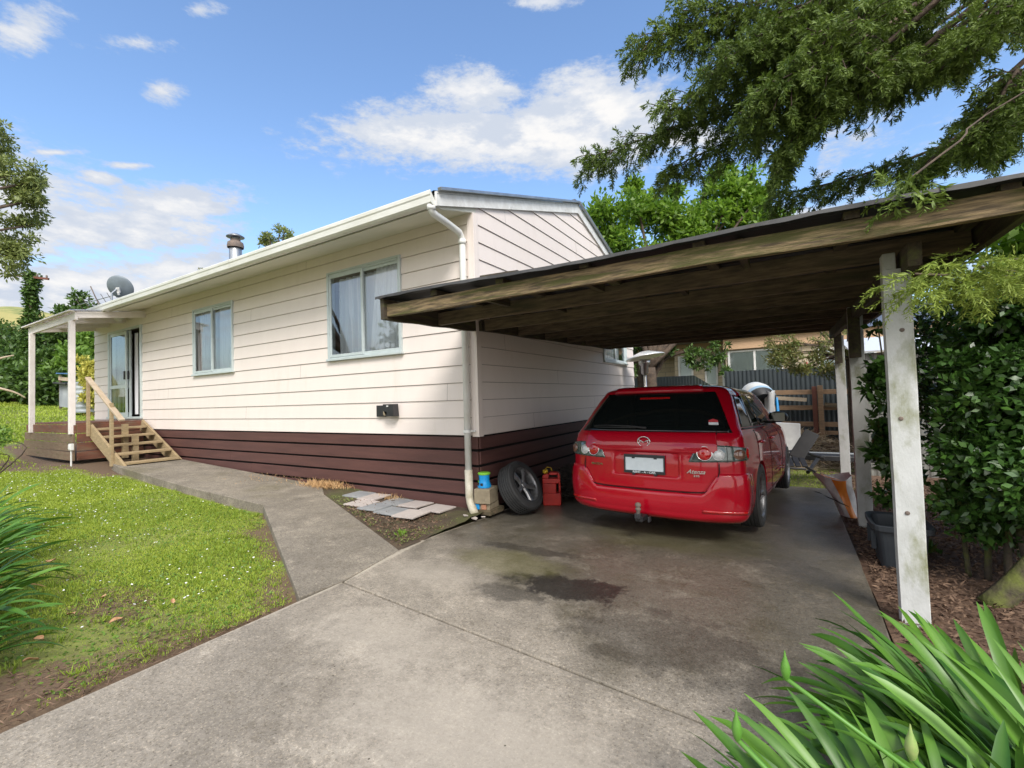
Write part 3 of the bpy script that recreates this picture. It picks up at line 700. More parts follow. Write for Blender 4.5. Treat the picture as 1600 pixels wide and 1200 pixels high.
wob_beam((.045, -1.44, zj(-1.44)+.065), (4.20, -1.44, zj(-1.44)+.060), .045, .115).build('fascia_beam', M['fascia'], cp, bevel=.005)
for i, y in enumerate((-.72, .08, .88, 1.68, 2.48, 3.28, 4.06, 4.70)):
    wob_beam((.05 if y > 0 else .055, y, zj(y)+.065), (4.19, y, zj(y)+.065), .05, .13).build('rafter', M['wood'], cp, bevel=.004)
wob_beam((.022, -1.50, zj(-1.44)+.075), (.022, -.05, zj(-.05)+.085), .045, .19).build('end_beam', M['woody'], cp, bevel=.004)
wob_beam((.075, .0, zj(0)+.055), (.075, 4.75, zj(4.75)+.055), .045, .12).build('wall_plate', M['woody'], cp, bevel=.004)
wob_beam((4.225, -1.48, zj(-1.44)+.065), (4.225, 4.75, zj(4.75)+.065), .045, .14).build('end_beam', M['woody'], cp, bevel=.004)
for x in (.62, 1.30, 2.02, 2.78, 3.55, 4.15):
    wob_beam((x, -1.46-.02*random.random(), zj(-1.44)+.148-.003*x), (x, 4.74, zj(4.74)+.148-.003*x), .07, .045).build('purlin', M['woody'], cp, bevel=.003)
for x, y in ((.95, -1.05), (1.9, -1.06), (2.45, -.34), (3.0, -1.1), (1.2, -.3)):
    MB().beam((x, y-.30, zj(y-.3)+.11), (x, y+.28, zj(y+.28)+.11), .045, .07).build('blocking', M['woody'], cp)
wob_beam((3.845, -1.20, zj(-1.2)-.068), (3.845, 4.72, zj(4.72)-.068), .062, .13).build('top_plate', M['woody'], cp, bevel=.004)
for i, (x, y) in enumerate(((3.795, -.96), (3.85, 1.62), (3.93, 4.62))):
    mb = MB(); w = .065; zb = slab_z(y)-.12; tz = zj(y)-.005; rows = []
    for k in range(13):
        z = zb+(tz-.10-zb)*k/12; e = .001*math.sin(k*1.7+i); rows.append([(x-w+e, y-w*.75, z), (x+w+e, y-w*.75, z), (x+w+e, y+w*.75, z), (x-w+e, y+w*.75, z), (x-w+e, y-w*.75, z)])
    mb.grid(rows); mb.add(rows[0][:4], [(0, 1, 2, 3)]); mb.add(rows[-1][:4], [(0, 1, 2, 3)]); mb.bb((x-w+.002, y-w*.74, tz-.101), (x+.0, y+w*.74, tz))
    p = mb.build('post', M['postw'], cp, bevel=.006)
    if i == 0:
        for z in (.62+.55, .62+.05+1.02, .62):
            k = MB(); k.lathe([(0, .008), (.010, .006), (.013, 0)], (x+.02*math.sin(z*9), y-w*.75, z), 8, Matrix.Rotation(PI/2, 3, 'X')); k.build('bolt', M['rust'], p)
    else:
        MB().beam((x-.02, y-.10, tz-.55), (x-.02, y-.10, tz-.02), .10, .045, up=(0, 1, 0)).build('cleat', M['woody'], p)
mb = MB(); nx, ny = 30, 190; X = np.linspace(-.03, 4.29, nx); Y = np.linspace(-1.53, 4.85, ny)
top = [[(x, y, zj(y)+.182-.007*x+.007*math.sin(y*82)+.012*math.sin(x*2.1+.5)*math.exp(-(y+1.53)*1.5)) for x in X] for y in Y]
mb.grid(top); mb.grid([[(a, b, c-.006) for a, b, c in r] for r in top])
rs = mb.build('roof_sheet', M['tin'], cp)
mb = MB(); mb.grid([[(x, -1.535, zj(-1.5)+.190-.007*x+.012*math.sin(x*2.1+.5)) for x in X], [(x, -1.538, zj(-1.5)+.166-.007*x+.012*math.sin(x*2.1+.5)+.004*math.sin(x*17)) for x in X]]); mb.build('sheet_lip', M['tinedge'], rs)
MB().box((1.27, -1.38, zj(-1.4)+.205), (.36, .10, .035), Matrix.Rotation(.04, 3, 'Y')).build('loose_batten', M['woody'], cp, bevel=.003)

# ------------------------------------------------------------------ car
def cubic(xs_, ys_, x):
    n = len(xs_)
    if x <= xs_[0]: return ys_[0]
    if x >= xs_[-1]: return ys_[-1]
    i = max(j for j in range(n) if xs_[j] <= x); i = min(i, n-2)
    hgt = xs_[i+1]-xs_[i]; t = (x-xs_[i])/hgt
    def sl(j):
        if j == 0: return (ys_[1]-ys_[0])/(xs_[1]-xs_[0])
        if j == n-1: return (ys_[-1]-ys_[-2])/(xs_[-1]-xs_[-2])
        a = (ys_[j]-ys_[j-1])/(xs_[j]-xs_[j-1]); b = (ys_[j+1]-ys_[j])/(xs_[j+1]-xs_[j])
        return 0 if a*b <= 0 else 2*a*b/(a+b)
    m0, m1 = sl(i)*hgt, sl(i+1)*hgt
    return (2*t**3-3*t*t+1)*ys_[i]+(t**3-2*t*t+t)*m0+(-2*t**3+3*t*t)*ys_[i+1]+(t**3-t*t)*m1
ZT = [.17, .22, .32, .45, .60, .72, .80, .88, .93, .96, 1.0, 1.10, 1.20, 1.29, 1.345, 1.375, 1.40, 1.42, 1.436, 1.445]
YR = [.12, .06, .045, .04, .045, .05, .058, .075, .095, .125, .155, .235, .32, .40, .445, .455, .50, .60, .78, 1.15]
WT = [.80, .86, .885, .892, .893, .892, .888, .878, .868, .855, .835, .800, .762, .725, .695, .672, .635, .575, .47, .25]
YF = [4.45, 4.58, 4.64, 4.65, 4.60, 4.50, 4.40, 4.20, 3.9, 3.62, 3.45, 3.25, 3.05, 2.86, 2.72, 2.62, 2.5, 2.35, 2.1, 1.75]
KS = [0, .25, .49, .66, .77, .86, .98, 1.2, 1.7, 2.3, 3.2, 4.0, 4.5, 4.75, 4.95, 5.2, 5.5]
def KP(w, yr, yf):
    L = yf-yr
    return [(0, yr), (.25/.89*w, yr+.008), (.49/.89*w, yr+.030), (.66/.89*w, yr+.065), (.77/.89*w, yr+.115), (.845/.89*w, yr+.185), (.955*w+.0*w, yr+.265+.0), (.978*w, yr+.50 if L > 1.5 else yr+.15*L), (.995*w, yr+.22*L), (w, yr+.36*L), (.998*w, yr+.56*L), (.985*w, yr+.75*L), (.955*w, yr+.86*L), (.90*w, yr+.92*L), (.78*w, yr+.965*L), (.45*w, yr+.99*L), (0, yf)]
_pc = {}
def P(s, z):
    key = round(z, 5)
    if key not in _pc:
        w, yr, yf = cubic(ZT, WT, z), cubic(ZT, YR, z), cubic(ZT, YF, z); k = KP(w, yr, yf); _pc[key] = ([a for a, b in k], [b for a, b in k])
    X_, Y_ = _pc[key]; a = abs(s); x = cubic(KS, X_, a); y = cubic(KS, Y_, a)
    return Vector((math.copysign(x, s) if s else 0.0, y, z))
def Nn(s, z):
    e = .004; a = P(s+e, z)-P(s-e, z); b = P(s, min(z+e, 1.44))-P(s, z-e); n = a.cross(b).normalized(); return n
def PO(s, z, o): return P(s, z)+Nn(s, z)*o
def grid_patch(f, nu, nv, off=.004, skirt=.02):
    """f(u,v)->(s,z); closed skirt turned into the body"""
    mb = MB(); G = []
    for j in range(-1, nv+2):
        r = []
        for i in range(-1, nu+2):
            u = min(max(i, 0), nu)/nu; v = min(max(j, 0), nv)/nv; s, z = f(u, v); edge = i in (-1, nu+1) or j in (-1, nv+1)
            o = (off(u, v) if callable(off) else off)-(skirt if edge else 0)
            r.append(PO(s, z, o))
        G.append(r)
    return mb.grid(G)
CARR = (1.995, -.13, .030)
M['paint'] = mat('red_car_paint', (.40, .001, .013), rough=.38, coat=1.0, spec=.15)
M['carglass'] = mat('dark_car_glass', (.006, .008, .008), rough=.03, spec=.6)
M['lamphouse'] = mat('smoked_lamp', (.03, .05, .045), (.10, .13, .12), 30, .12, coat=1)
M['lampred'] = mat('red_lens', (.55, .01, .01), (.35, .005, .005), 60, .08, coat=1)
M['lampclear'] = mat('clear_lens', (.75, .75, .74), (.5, .5, .5), 50, .08, coat=1)
M['lampamber'] = mat('smoked_amber_lens', (.20, .09, .05), (.12, .06, .05), 50, .1, coat=1)
M['gap'] = mat('panel_gap', (.03, .001, .002), rough=.8)
M['plate'] = mat('blank_plate', (.66, .72, .76), (.60, .66, .70), 20, .4)
M['plateframe'] = mat('plate_surround', (.02, .025, .03), rough=.4)
M['lettering'] = mat('white_lettering', (.75, .78, .80), rough=.5)
M['redletter'] = mat('red_sticker', (.55, .05, .06), rough=.5)
car = thing('parked_car', 'red station wagon parked under the carport with its tailgate toward the camera', 'car', CARR, local=True, rot=(-.035, 0, -.075))
ZG = [.17, .19, .22, .26, .30, .34, .38, .42, .46, .50, .54, .58, .62, .66, .70, .74, .78, .82, .86, .89, .91, .93, .95, .97, .99, 1.02, 1.06, 1.10, 1.15, 1.20, 1.25, 1.29, 1.32, 1.345, 1.36, 1.375, 1.385, 1.40, 1.41, 1.42, 1.43, 1.437, 1.441, 1.445]
SG = sorted(set([0, .1, .2, .3, .4, .5, .58, .66, .72, .77, .81, .86, .92, .98, 1.06, 1.14, 1.25, 1.4, 1.55, 1.7, 1.9, 2.1, 2.3, 2.5, 2.8, 3.1, 3.4, 3.7, 3.9, 4.1, 4.3, 4.5, 4.65, 4.75, 4.85, 4.95, 5.1, 5.3]))
ring = SG+[5.5]+[-q for q in SG[::-1] if q > 0]
mb = MB(); nr = len(ring)
vs = [P(s, z) for z in ZG for s in ring]
fs = [(i*nr+j, i*nr+(j+1) % nr, (i+1)*nr+(j+1) % nr, (i+1)*nr+j) for i in range(len(ZG)-1) for j in range(nr)]
fs.append(tuple(range(nr))[::-1]); fs.append(tuple((len(ZG)-1)*nr+j for j in range(nr)))
mb.add(vs, fs)
tmp = mb.build('body', M['paint'], None, smooth=True)
cut = MB()
for ay in (.93, 3.62):
    for sx in (-1, 1):
        cut.lathe([(.0, sx*1.1), (.345, sx*1.1), (.345, sx*.60), (.0, sx*.60)], (0, ay, .315), 40, Matrix.Rotation(PI/2, 3, 'Y'))
cut = cut.build('cutter', M['black']); 
bo = tmp.modifiers.new('b', 'BOOLEAN'); bo.object = cut; bo.operation = 'DIFFERENCE'; bo.solver = 'EXACT'
bpy.context.view_layer.update(); dg = bpy.context.evaluated_depsgraph_get()
me = bpy.data.meshes.new_from_object(tmp.evaluated_get(dg)); me.name = 'body'
bpy.data.objects.remove(tmp); bpy.data.objects.remove(cut)
body = bpy.data.objects.new('body', me); col.objects.link(body); adopt(body, car)
if len(me.materials) == 0: me.materials.append(M['paint'])
me.materials.clear(); me.materials.append(M['paint'])
for p_ in me.polygons: p_.material_index = 0
me.polygons.foreach_set('use_smooth', [True]*len(me.polygons))
try: me.set_sharp_from_angle(angle=math.radians(50))
except Exception: pass
# bumper: rises at each side of the tailgate
def bumper_top(s):
    a = abs(s); return .415+.19*sst(a, .50, .66)
def fb(u, v):
    s = (u*2-1)*1.14; return s, .185+(bumper_top(s)-.185)*v
def boff(u, v):
    s = abs(u*2-1)*1.14; base = .022+.008*math.sin(min(1, v*1.05)*PI)
    base += .010*(1-sst(v, .10, .22))
    return base-.020*sst(s, .95, 1.14)-.012*sst(v, .9, 1)
grid_patch(fb, 90, 22, boff, .035).build('rear_bumper', M['paint'], car, smooth=True)
# tailgate skin with number plate recess
def tg_bot(x): return .43+.16*sst(abs(x), .50, .635)
def ft(u, v):
    s = (u*2-1)*(.645-.0*v); zb = tg_bot(s); return s, zb+(.955-zb)*v
def toff(u, v):
    s, z = ft(u, v); o = .010
    # horizontal brow above the plate, recess below it
    o += .016*sst(z, .765, .79)-.010*sst(z, .83, .93)
    rx = 1-sst(abs(s), .295, .325); rz = sst(z, .545, .575)*(1-sst(z, .755, .775)); o -= .030*rx*rz
    return o
tg = grid_patch(ft, 110, 60, toff, .02).build('tailgate', M['paint'], car, smooth=True)
# roof end lip and upper tailgate frame
def frf(u, v):
    s = (u*2-1)*.60; return s, 1.352+.062*v
grid_patch(frf, 30, 6, lambda u, v: .016+.012*math.sin(v*PI), .03).build('roof_spoiler', M['paint'], car, smooth=True)
# windows (dark tinted)
def fw_(u, v): 
    z = .962+(1.350-.962)*v; hw = .782-.07*v; return (u*2-1)*hw, z
rg = grid_patch(fw_, 40, 16, .006, .012).build('rear_window', M['carglass'], car, smooth=True)
for sx in (1, -1):
    for (a0, a1, b0, b1) in ((.98, 1.46, 1.0, 1.40), (1.50, 2.26, 1.46, 2.20), (2.31, 3.42, 2.26, 2.86)):
        def fs_(u, v, a0=a0, a1=a1, b0=b0, b1=b1):
            return sx*((a0+(a1-a0)*u)*(1-v)+(b0+(b1-b0)*u)*v), 1.005+(1.318-1.005)*v
        grid_patch(fs_, 14, 8, .004, .01).build('side_window', M['carglass'], car, smooth=True)
    def fwl(u, v): return sx*(.97+2.5*u), .985+.012*v
    grid_patch(fwl, 30, 1, .007, .008).build('window_trim', M['black'], car, smooth=True)
def wsh(u, v): 
    s = 4.66+(5.5-4.66)*u if u < 1 else 5.5
    return s, 1.0+.33*v
# lamps
def disc(mb, s0, z0, r, off=.012, dome=.02, n=28, rings=5):
    sg = 1 if s0 >= 0 else -1
    V = [PO(s0, z0, off+dome)]; F_ = []
    for k in range(1, rings+1):
        q = r*k/rings; o = off+dome*math.sqrt(max(0, 1-(k/rings)**2))
        V += [PO(s0+q*math.cos(2*PI*i/n), z0+q*math.sin(2*PI*i/n), o) for i in range(n)]
    F_ += [(0, 1+i, 1+(i+1) % n) for i in range(n)]
    for k in range(rings-1):
        F_ += [(1+k*n+i, 1+k*n+(i+1) % n, 1+(k+1)*n+(i+1) % n, 1+(k+1)*n+i) for i in range(n)]
    return mb.add(V, F_)
def hoop(mb, s0, z0, r, t=.006, off=.014, n=28):
    V = []; F_ = []
    for i in range(n):
        a = 2*PI*i/n
        for k in range(6):
            b = 2*PI*k/6; rr = r+t*math.cos(b); V.append(PO(s0+rr*math.cos(a), z0+rr*math.sin(a), off+t*math.sin(b)))
    for i in range(n):
        for k in range(6): F_.append((i*6+k, i*6+(k+1) % 6, ((i+1) % n)*6+(k+1) % 6, ((i+1) % n)*6+k))
    return mb.add(V, F_)
for sx in (1, -1):
    def fl_(u, v):
        lo_ = .405+.075*v; hi_ = 1.02-.09*(v-.5)**2*4; s = lo_+(hi_-lo_)*u; zb = .700+.03*u*u; zt_ = .852-.0*u-.05*u**4; return sx*s, zb+(zt_-zb)*v
    tl = grid_patch(fl_, 34, 10, .018, .02).build('tail_light', M['lamphouse'], car, smooth=True)
    disc(MB(), sx*.540, .778, .058, .020, .018).build('red_lens', M['lampred'], tl, smooth=True)
    hoop(MB(), sx*.540, .778, .061, .0045, .022).build('lens_ring', M['chrome'], tl, smooth=True)
    disc(MB(), sx*.650, .770, .042, .020, .016).build('reversing_lens', M['lampclear'], tl, smooth=True)
    hoop(MB(), sx*.650, .770, .045, .003, .022).build('lens_ring', M['lampclear'], tl, smooth=True)
    disc(MB(), sx*.905, .782, .050, .019, .014).build('red_lens', M['lampred'], tl, smooth=True)
    disc(MB(), sx*.805, .772, .044, .019, .014).build('amber_lens', M['lampamber'], tl, smooth=True)
    # split between lid lamp and wing lamp
    mbl = MB(); mbl.tube([PO(sx*.715, z, .0195) for z in np.linspace(.70, .853, 8)], .0025, 5); mbl.build('lamp_gap', M['black'], tl)
    def fr_(u, v): return sx*(.52+.34*u), .262+.022*v
    grid_patch(fr_, 16, 2, .0385, .01).build('bumper_reflector', M['lampred'], car, smooth=True)
    # fuel flap / door gaps on the side
    mbl = MB()
    for s_ in (1.50, 2.30, 3.45):
        mbl.tube([PO(sx*s_, z, .0005) for z in np.linspace(.30, .97, 14)], .004, 4)
    mbl.tube([PO(sx*s_, .285, .0005) for s_ in np.linspace(1.5, 3.45, 20)], .004, 4)
    mbl.build('door_gap', M['gap'], car)
    for s_ in (1.62, 2.42):
        mbl = MB(); mbl.tube([PO(sx*(s_+q), .845, .012+.018*math.sin(PI*(q+.0)/.19)) for q in np.linspace(0, .19, 8)], .013, 8); mbl.build('door_handle', M['paint'], car, smooth=True)
    # mirror
    mbl = MB(); c0 = PO(sx*3.05, 1.03, .10); mbl.lathe([(0, -.085), (.05, -.08), (.07, -.02), (.062, .05), (.0, .09)], c0+Vector((sx*.04, 0, .02)), 14, Matrix.Rotation(PI/2, 3, 'X') @ Matrix.Diagonal((1.5, .95, 1)))
    mbl.box(PO(sx*3.05, 1.01, .03), (.14, .07, .03)); mi = mbl.build('door_mirror', M['black'], car, smooth=True)
    g_ = MB(); g_.box(c0+Vector((sx*.04, -.090, .02)), (.155, .004, .10)); g_.build('mirror_glass', M['carglass'], mi, bevel=.02)
# roof rails
# tailgate seams
mbl = MB(); pth = [(.655, .97), (.655, .62), (.645, .58), (.60, .50), (.54, .435), (.4, .425), (0, .42)]
mbl.tube([PO(s, z, .012) for s, z in pth]+[PO(-s, z, .012) for s, z in pth[::-1][1:]], .006, 5); mbl.build('tailgate_gap', M['gap'], tg)
mbl = MB(); mbl.tube([PO(s, .962, .012) for s in np.linspace(-.74, .74, 30)], .005, 5); mbl.build('glass_edge', M['gap'], tg)
# plate
pl = MB(); yb = P(0, .645).y-.012; bo_ = lambda c, d: MB().box((c[0], c[1], c[2]), d)
pf = MB(); yy = yb+.0
pf.box((0, yy, .735), (.40, .014, .028)); pf.box((0, yy, .582), (.40, .014, .026)); pf.box((-.193, yy, .6585), (.014, .014, .127)); pf.box((.193, yy, .6585), (.014, .014, .127))
for x in (-.105, .11): pf.box((x, yy-.001, .562), (.028, .016, .02)); pf.box((x, yy-.002, .717), (.03, .012, .014))
npl = MB().box((0, yy+.003, .6585), (.375, .006, .13)).build('number_plate', M['plate'], car, bevel=.002)
pf.build('plate_surround', M['plateframe'], npl, bevel=.003)
def text(s, size, loc, m_, parent, name, rot=(PI/2, 0, 0), shear=0, ext=.0015, xs_=1.0):
    cu = bpy.data.curves.new(name, 'FONT'); cu.body = s; cu.size = size; cu.align_x = 'CENTER'; cu.align_y = 'CENTER'; cu.shear = shear; cu.extrude = ext; cu.offset = size*.012
    o = bpy.data.objects.new(name, cu); col.objects.link(o); bpy.context.view_layer.update()
    me = bpy.data.meshes.new_from_object(o.evaluated_get(bpy.context.evaluated_depsgraph_get())); bpy.data.objects.remove(o)
    q = Matrix.Translation(Vector(loc)) @ __import__('mathutils').Euler(rot).to_matrix().to_4x4() @ Matrix.Diagonal((xs_, 1, 1, 1)); me.transform(q)
    me.materials.clear(); me.materials.append(m_); me.name = name
    o2 = bpy.data.objects.new(name, me); col.objects.link(o2); adopt(o2, parent); return o2
text('RENT - A - CAR', .026, (.0, yy-.009, .582), M['lettering'], npl, 'plate_lettering', xs_=1.25)
text('MAZDA', .030, (-.50, P(.50, .635).y-.022, .635), M['chrome'], tg, 'badge_lettering', (PI/2, 0, -.10), xs_=1.25)
text('Atenza', .052, (.47, P(.47, .615).y-.024, .615), M['chrome'], tg, 'badge_lettering', (PI/2, 0, .09), shear=.45, xs_=1.05)
text('23S', .026, (.475, P(.47, .58).y-.022, .578), M['chrome'], tg, 'badge_lettering', (PI/2, 0, .09), xs_=1.4)
# emblem: oval ring with a swept wing inside
ec = Vector((0, P(0, .875).y-.031, .875)); mbl = MB(); n = 36
ringp = [ec+Vector((.060*math.cos(2*PI*i/n), 0, .046*math.sin(2*PI*i/n))) for i in range(n+1)]
mbl.tube(ringp, .0048, 6, cap=False)
for sx in (1, -1):
    mbl.tube([ec+Vector((sx*x, -.002, z)) for x, z in ((.0, -.012), (.022, .004), (.040, .012), (.056, .016))], [.004, .005, .005, .004], 6)
    mbl.tube([ec+Vector((sx*x, -.001, z)) for x, z in ((.038, .010), (.038, -.008), (.046, -.026))], .0035, 6)
mbl.build('emblem', M['chrome'], tg, smooth=True)
# rear wiper, high brake light, sticker
mbl = MB(); mbl.tube([PO(s, z, .030) for s, z in ((0.0, .985), (-.2, 1.0), (-.45, 1.005), (-.62, 1.0))], [.012, .009, .007, .005], 6); mbl.tube([PO(s, .992, .018) for s in np.linspace(-.62, -.12, 8)], .006, 5); mbl.build('rear_wiper', M['black'], rg, smooth=True)
def fbl(u, v): return (u*2-1)*.19, 1.285+.016*v
grid_patch(fbl, 10, 2, .009, .004).build('high_brake_light', M['lampred'], rg)
def fst(u, v): return .60+.085*u, 1.03+.022*v
grid_patch(fst, 4, 2, .009, .003).build('window_sticker', M['lettering'], rg)
def fst2(u, v): return .60+.085*u, 1.055+.03*v*(1-abs(u-.5))
grid_patch(fst2, 6, 2, .009, .003).build('window_sticker', M['redletter'], rg)
# tow bar
tb = MB(); tb.box((-.02, -.0, .16), (.07, .18, .05)); tb.box((-.02, -.10, .19), (.06, .05, .05)); tb.box((.05, .0, .15), (.02, .06, .05)); tbo = tb.build('tow_bar', M['black'], car, bevel=.006)
k = MB(); k.lathe([(.018, .20), (.018, .24), (.027, .25), (.027, .262), (.016, .268), (.022, .275), (.029, .29), (.022, .31), (.0, .318)], (-.02, -.10, .0), 16); k.build('tow_ball', M['rust'], tbo, smooth=True)
# underside tray
MB().bb((-.62, .30, .20), (.62, 4.3, .26)).build('underbody', M['black'], car)
# wheels
def wheel_parts(parent, rad=.318, wid=.215, spokes=5, flip=1):
    tyre = MB(); pr = [(rad-.105, -wid/2+.012), (rad-.07, -wid/2), (rad-.02, -wid/2+.006), (rad-.006, -wid/2+.02)]
    nz = 10
    for i in range(5):
        z0 = -wid/2+.026+i*(wid-.052)/5; z1 = z0+(wid-.052)/5
        pr += [(rad, z0+.003), (rad, z1-.006), (rad-.008, z1-.005), (rad-.008, z1-.001)]
    pr += [(rad-.006, wid/2-.02), (rad-.02, wid/2-.006), (rad-.07, wid/2), (rad-.105, wid/2-.012)]
    tyre.lathe(pr, n=48); t = tyre.build('tyre', M['rubber'], parent, smooth=False)
    rim = MB(); R0 = rad-.103
    rim.lathe([(R0, -wid/2+.012), (R0-.012, -wid/2+.03), (R0-.02, 0), (R0-.014, wid/2-.03), (R0-.004, wid/2-.008), (R0+.004, wid/2-.006)], n=48)
    for i in range(spokes):
        a = 2*PI*i/spokes+.3; rot = Matrix.Rotation(a, 3, 'Z')
        vs = []
        for (x, hw, z) in ((.03, .030, wid/2-.045), (.10, .026, wid/2-.028), (R0-.010, .038, wid/2-.022)):
            vs.append([rot @ Vector((x, -hw, z-.03)), rot @ Vector((x, -hw*.7, z)), rot @ Vector((x, hw*.7, z)), rot @ Vector((x, hw, z-.03))])
        rim.grid(vs)
    rim.lathe([(.0, wid/2-.028), (.03, wid/2-.03), (.045, wid/2-.045), (.05, wid/2-.075)], n=24)
    r_ = rim.build('rim', M['alloy'], parent, smooth=True)
    bk = MB(); bk.lathe([(.0, 0), (R0-.02, 0)], n=32); bk.build('brake_disc', M['black'], r_)
    return t, r_
wproto = None
for ay in (.93, 3.62):
    for sx in (1, -1):
        w = bpy.data.objects.new('wheel', None); col.objects.link(w); w.parent = car; w['_loc'] = 1; w.empty_display_size = .1
        w.location = (sx*.785, ay, .315); w.rotation_euler = (0, sx*PI/2, 0)
        if wproto is None: wheel_parts(w); wproto = w
        else:
            for ch in list(wproto.children):
                c_ = ch.copy(); col.objects.link(c_); c_.parent = w
                for g_ in ch.children: d_ = g_.copy(); col.objects.link(d_); d_.parent = c_
# front windscreen patch
def fws(u, v): return (4.72+.78*u), 1.01+.32*v
grid_patch(fws, 16, 8, .004, .01).build('windscreen', M['carglass'], car, smooth=True)
def fws2(u, v): return -(4.72+.78*u), 1.01+.32*v

# ------------------------------------------------------------------ things by the corner
# spare wheel leaning on the wall
sw_ = thing('spare_wheel', 'black tyre on a silver alloy rim leaning between the block and the red fuel can', 'wheel', (0, 0, 0), local=True)
ax = Vector((.91, -.03, .50)).normalized(); e1 = Vector((0, 0, 1)); e1 = (e1-ax*e1.dot(ax)).normalized(); e2 = ax.cross(e1)
R3 = Matrix((e2, -e1, ax)).transposed()
if R3.determinant() < 0: R3 = Matrix((-e2, -e1, ax)).transposed()
sw_.rotation_euler = R3.to_euler()
low = -e1*.318-ax*.08
sw_.location = Vector((.40, .33, .0))-Vector((0, 0, low.z))+Vector((-.03, 0, -.045))
wheel_parts(sw_, .315, .21)
# block stack with toy bucket
bk = thing('concrete_block_stack', 'pale block standing on offcuts beside the downpipe foot', 'block', (.09, -.02, 0))
MB().box((.09, .00, .225), (.20, .26, .17), Matrix.Rotation(.2, 3, 'Z')).build('block', M['card'], bk, bevel=.006)
MB().box((.09, .03, .10), (.17, .24, .07), Matrix.Rotation(.12, 3, 'Z')).build('offcut', M['card'], bk, bevel=.004)
MB().box((.03, -.105, .10), (.06, .02, .065), Matrix.Rotation(.12, 3, 'Z')).build('blue_offcut', M['blueplastic'], bk, bevel=.003)
MB().box((.12, -.095, .10), (.06, .02, .06), Matrix.Rotation(.12, 3, 'Z')).build('orange_offcut', mat('salmon_block', (.42, .20, .12), rough=.8), bk, bevel=.003)
MB().box((.10, .05, .035), (.22, .30, .06)).build('base_timber', M['wood'], bk, bevel=.003)
ty = thing('toy_bucket', 'small blue and lime plastic toy bucket on top of the pale block', 'toy', (.07, -.01, .31))
cx, cy = .075, -.01
mb = MB(); mb.lathe([(.078, .312), (.082, .33), (.066, .37), (.060, .40), (.066, .46), (.068, .475), (.0, .475)], (cx, cy, 0), 20); mb.build('bucket', M['blueplastic'], ty, smooth=True)
mb = MB(); mb.lathe([(.070, .462), (.076, .475), (.070, .487), (.05, .489), (.0, .489)], (cx, cy, 0), 20); mb.tube([(cx-.078, cy, .475), (cx-.088, cy, .42), (cx-.082, cy, .35)], .009, 6); mb.build('lime_trim', M['limeplastic'], ty, smooth=True)
mb = MB()
for q in (-.9, -.15): mb.box((cx+.074*math.sin(q*1+.3), cy-.074*math.cos(q*1+.3), .352), (.032, .008, .034), Matrix.Rotation(q+.3, 3, 'Z'))
mb.build('dark_window', M['black'], ty)
# fuel can
fc = thing('fuel_can', 'upright red plastic fuel can with yellow cap behind the leaning wheel', 'fuel can', (.47, .98, -.06))
def can(mb, c, rot):
    R_ = Matrix.Rotation(rot, 3, 'Z'); c = Vector(c)
    out = [(-.14, 0), (.14, 0), (.145, .02), (.145, .36), (.12, .40), (-.04, .405), (-.09, .385), (-.145, .37), (-.145, .02)]
    hole = [(-.02, .335), (.085, .335), (.09, .37), (-.01, .372)]
    yv = .075
    f = lambda p, q, r: tuple(c+R_ @ Vector((p*.80, r, q*1.06)))
    # body up to the grip, then two cheeks and the bar
    mb.prism([(-.14, 0), (.14, 0), (.147, .02), (.147, .15), (-.147, .15), (-.147, .02)], -yv, yv, f)
    mb.prism([(-.147, .151), (.075, .151), (.075, .27), (-.147, .27)], -yv, yv, f)
    mb.prism([(.115, .151), (.147, .151), (.147, .27), (.115, .27)], -yv*.6, yv*.6, f)
    mb.prism([(-.147, .271), (.147, .271), (.147, .33), (-.147, .33)], -yv, yv, f)
    mb.prism([(-.147, .331), (-.045, .331), (-.035, .395), (-.09, .385), (-.147, .365)], -yv, yv, f)
    mb.prism([(.105, .331), (.147, .331), (.145, .37), (.12, .40), (.10, .40)], -yv*.7, yv*.7, f)
    mb.prism([(-.034, .372), (.099, .372), (.099, .402), (-.034, .402)], -yv*.7, yv*.7, f)
    return f
mb = MB(); f_ = can(mb, (.47, .98, -.065), .40); mb.build('body', M['redplastic'], fc, bevel=.010)
mb = MB(); mb.lathe([(.03, 0), (.036, .01), (.036, .045), (.0, .048)], f_(-.10, .388, 0), 16); mb.build('cap', M['yellow'], fc, smooth=True)
q = Vector(f_(-.10, .44, 0)); mb = MB(); mb.tube([q, q+Vector((.03, .0, .025)), q+Vector((.07, .02, .02)), q+Vector((.085, .03, -.02))], .005, 5); mb.build('cap_strap', M['yellow'], fc)
# heap of dark dry prunings against the base boards
def twigs(name, c, R_, n, L_, w, m_, parent=None, flat=.4, tint=None):
    d = unit(rng.normal(size=(n, 3))*np.array([1, 1, flat])); p = np.array(c)+unit(rng.normal(size=(n, 3)))*(rng.random((n, 1))**.4)*np.array(R_)
    p[:, 2] = np.maximum(p[:, 2], c[2]-R_[2]*.1)
    return leaves(name, p-d*L_*.5, d, L_*rng.uniform(.5, 1.3, n), w, m_, parent, None, None, .3)
hp = twigs('brush_heap', (.40, 1.95, slab_z(1.9)+.12), (.36, .75, .32), 6000, .16, .008, M['twigd'])
tag(hp, 'heap of dark dry prunings between the brown boards and the car', 'brush heap', kind='stuff')
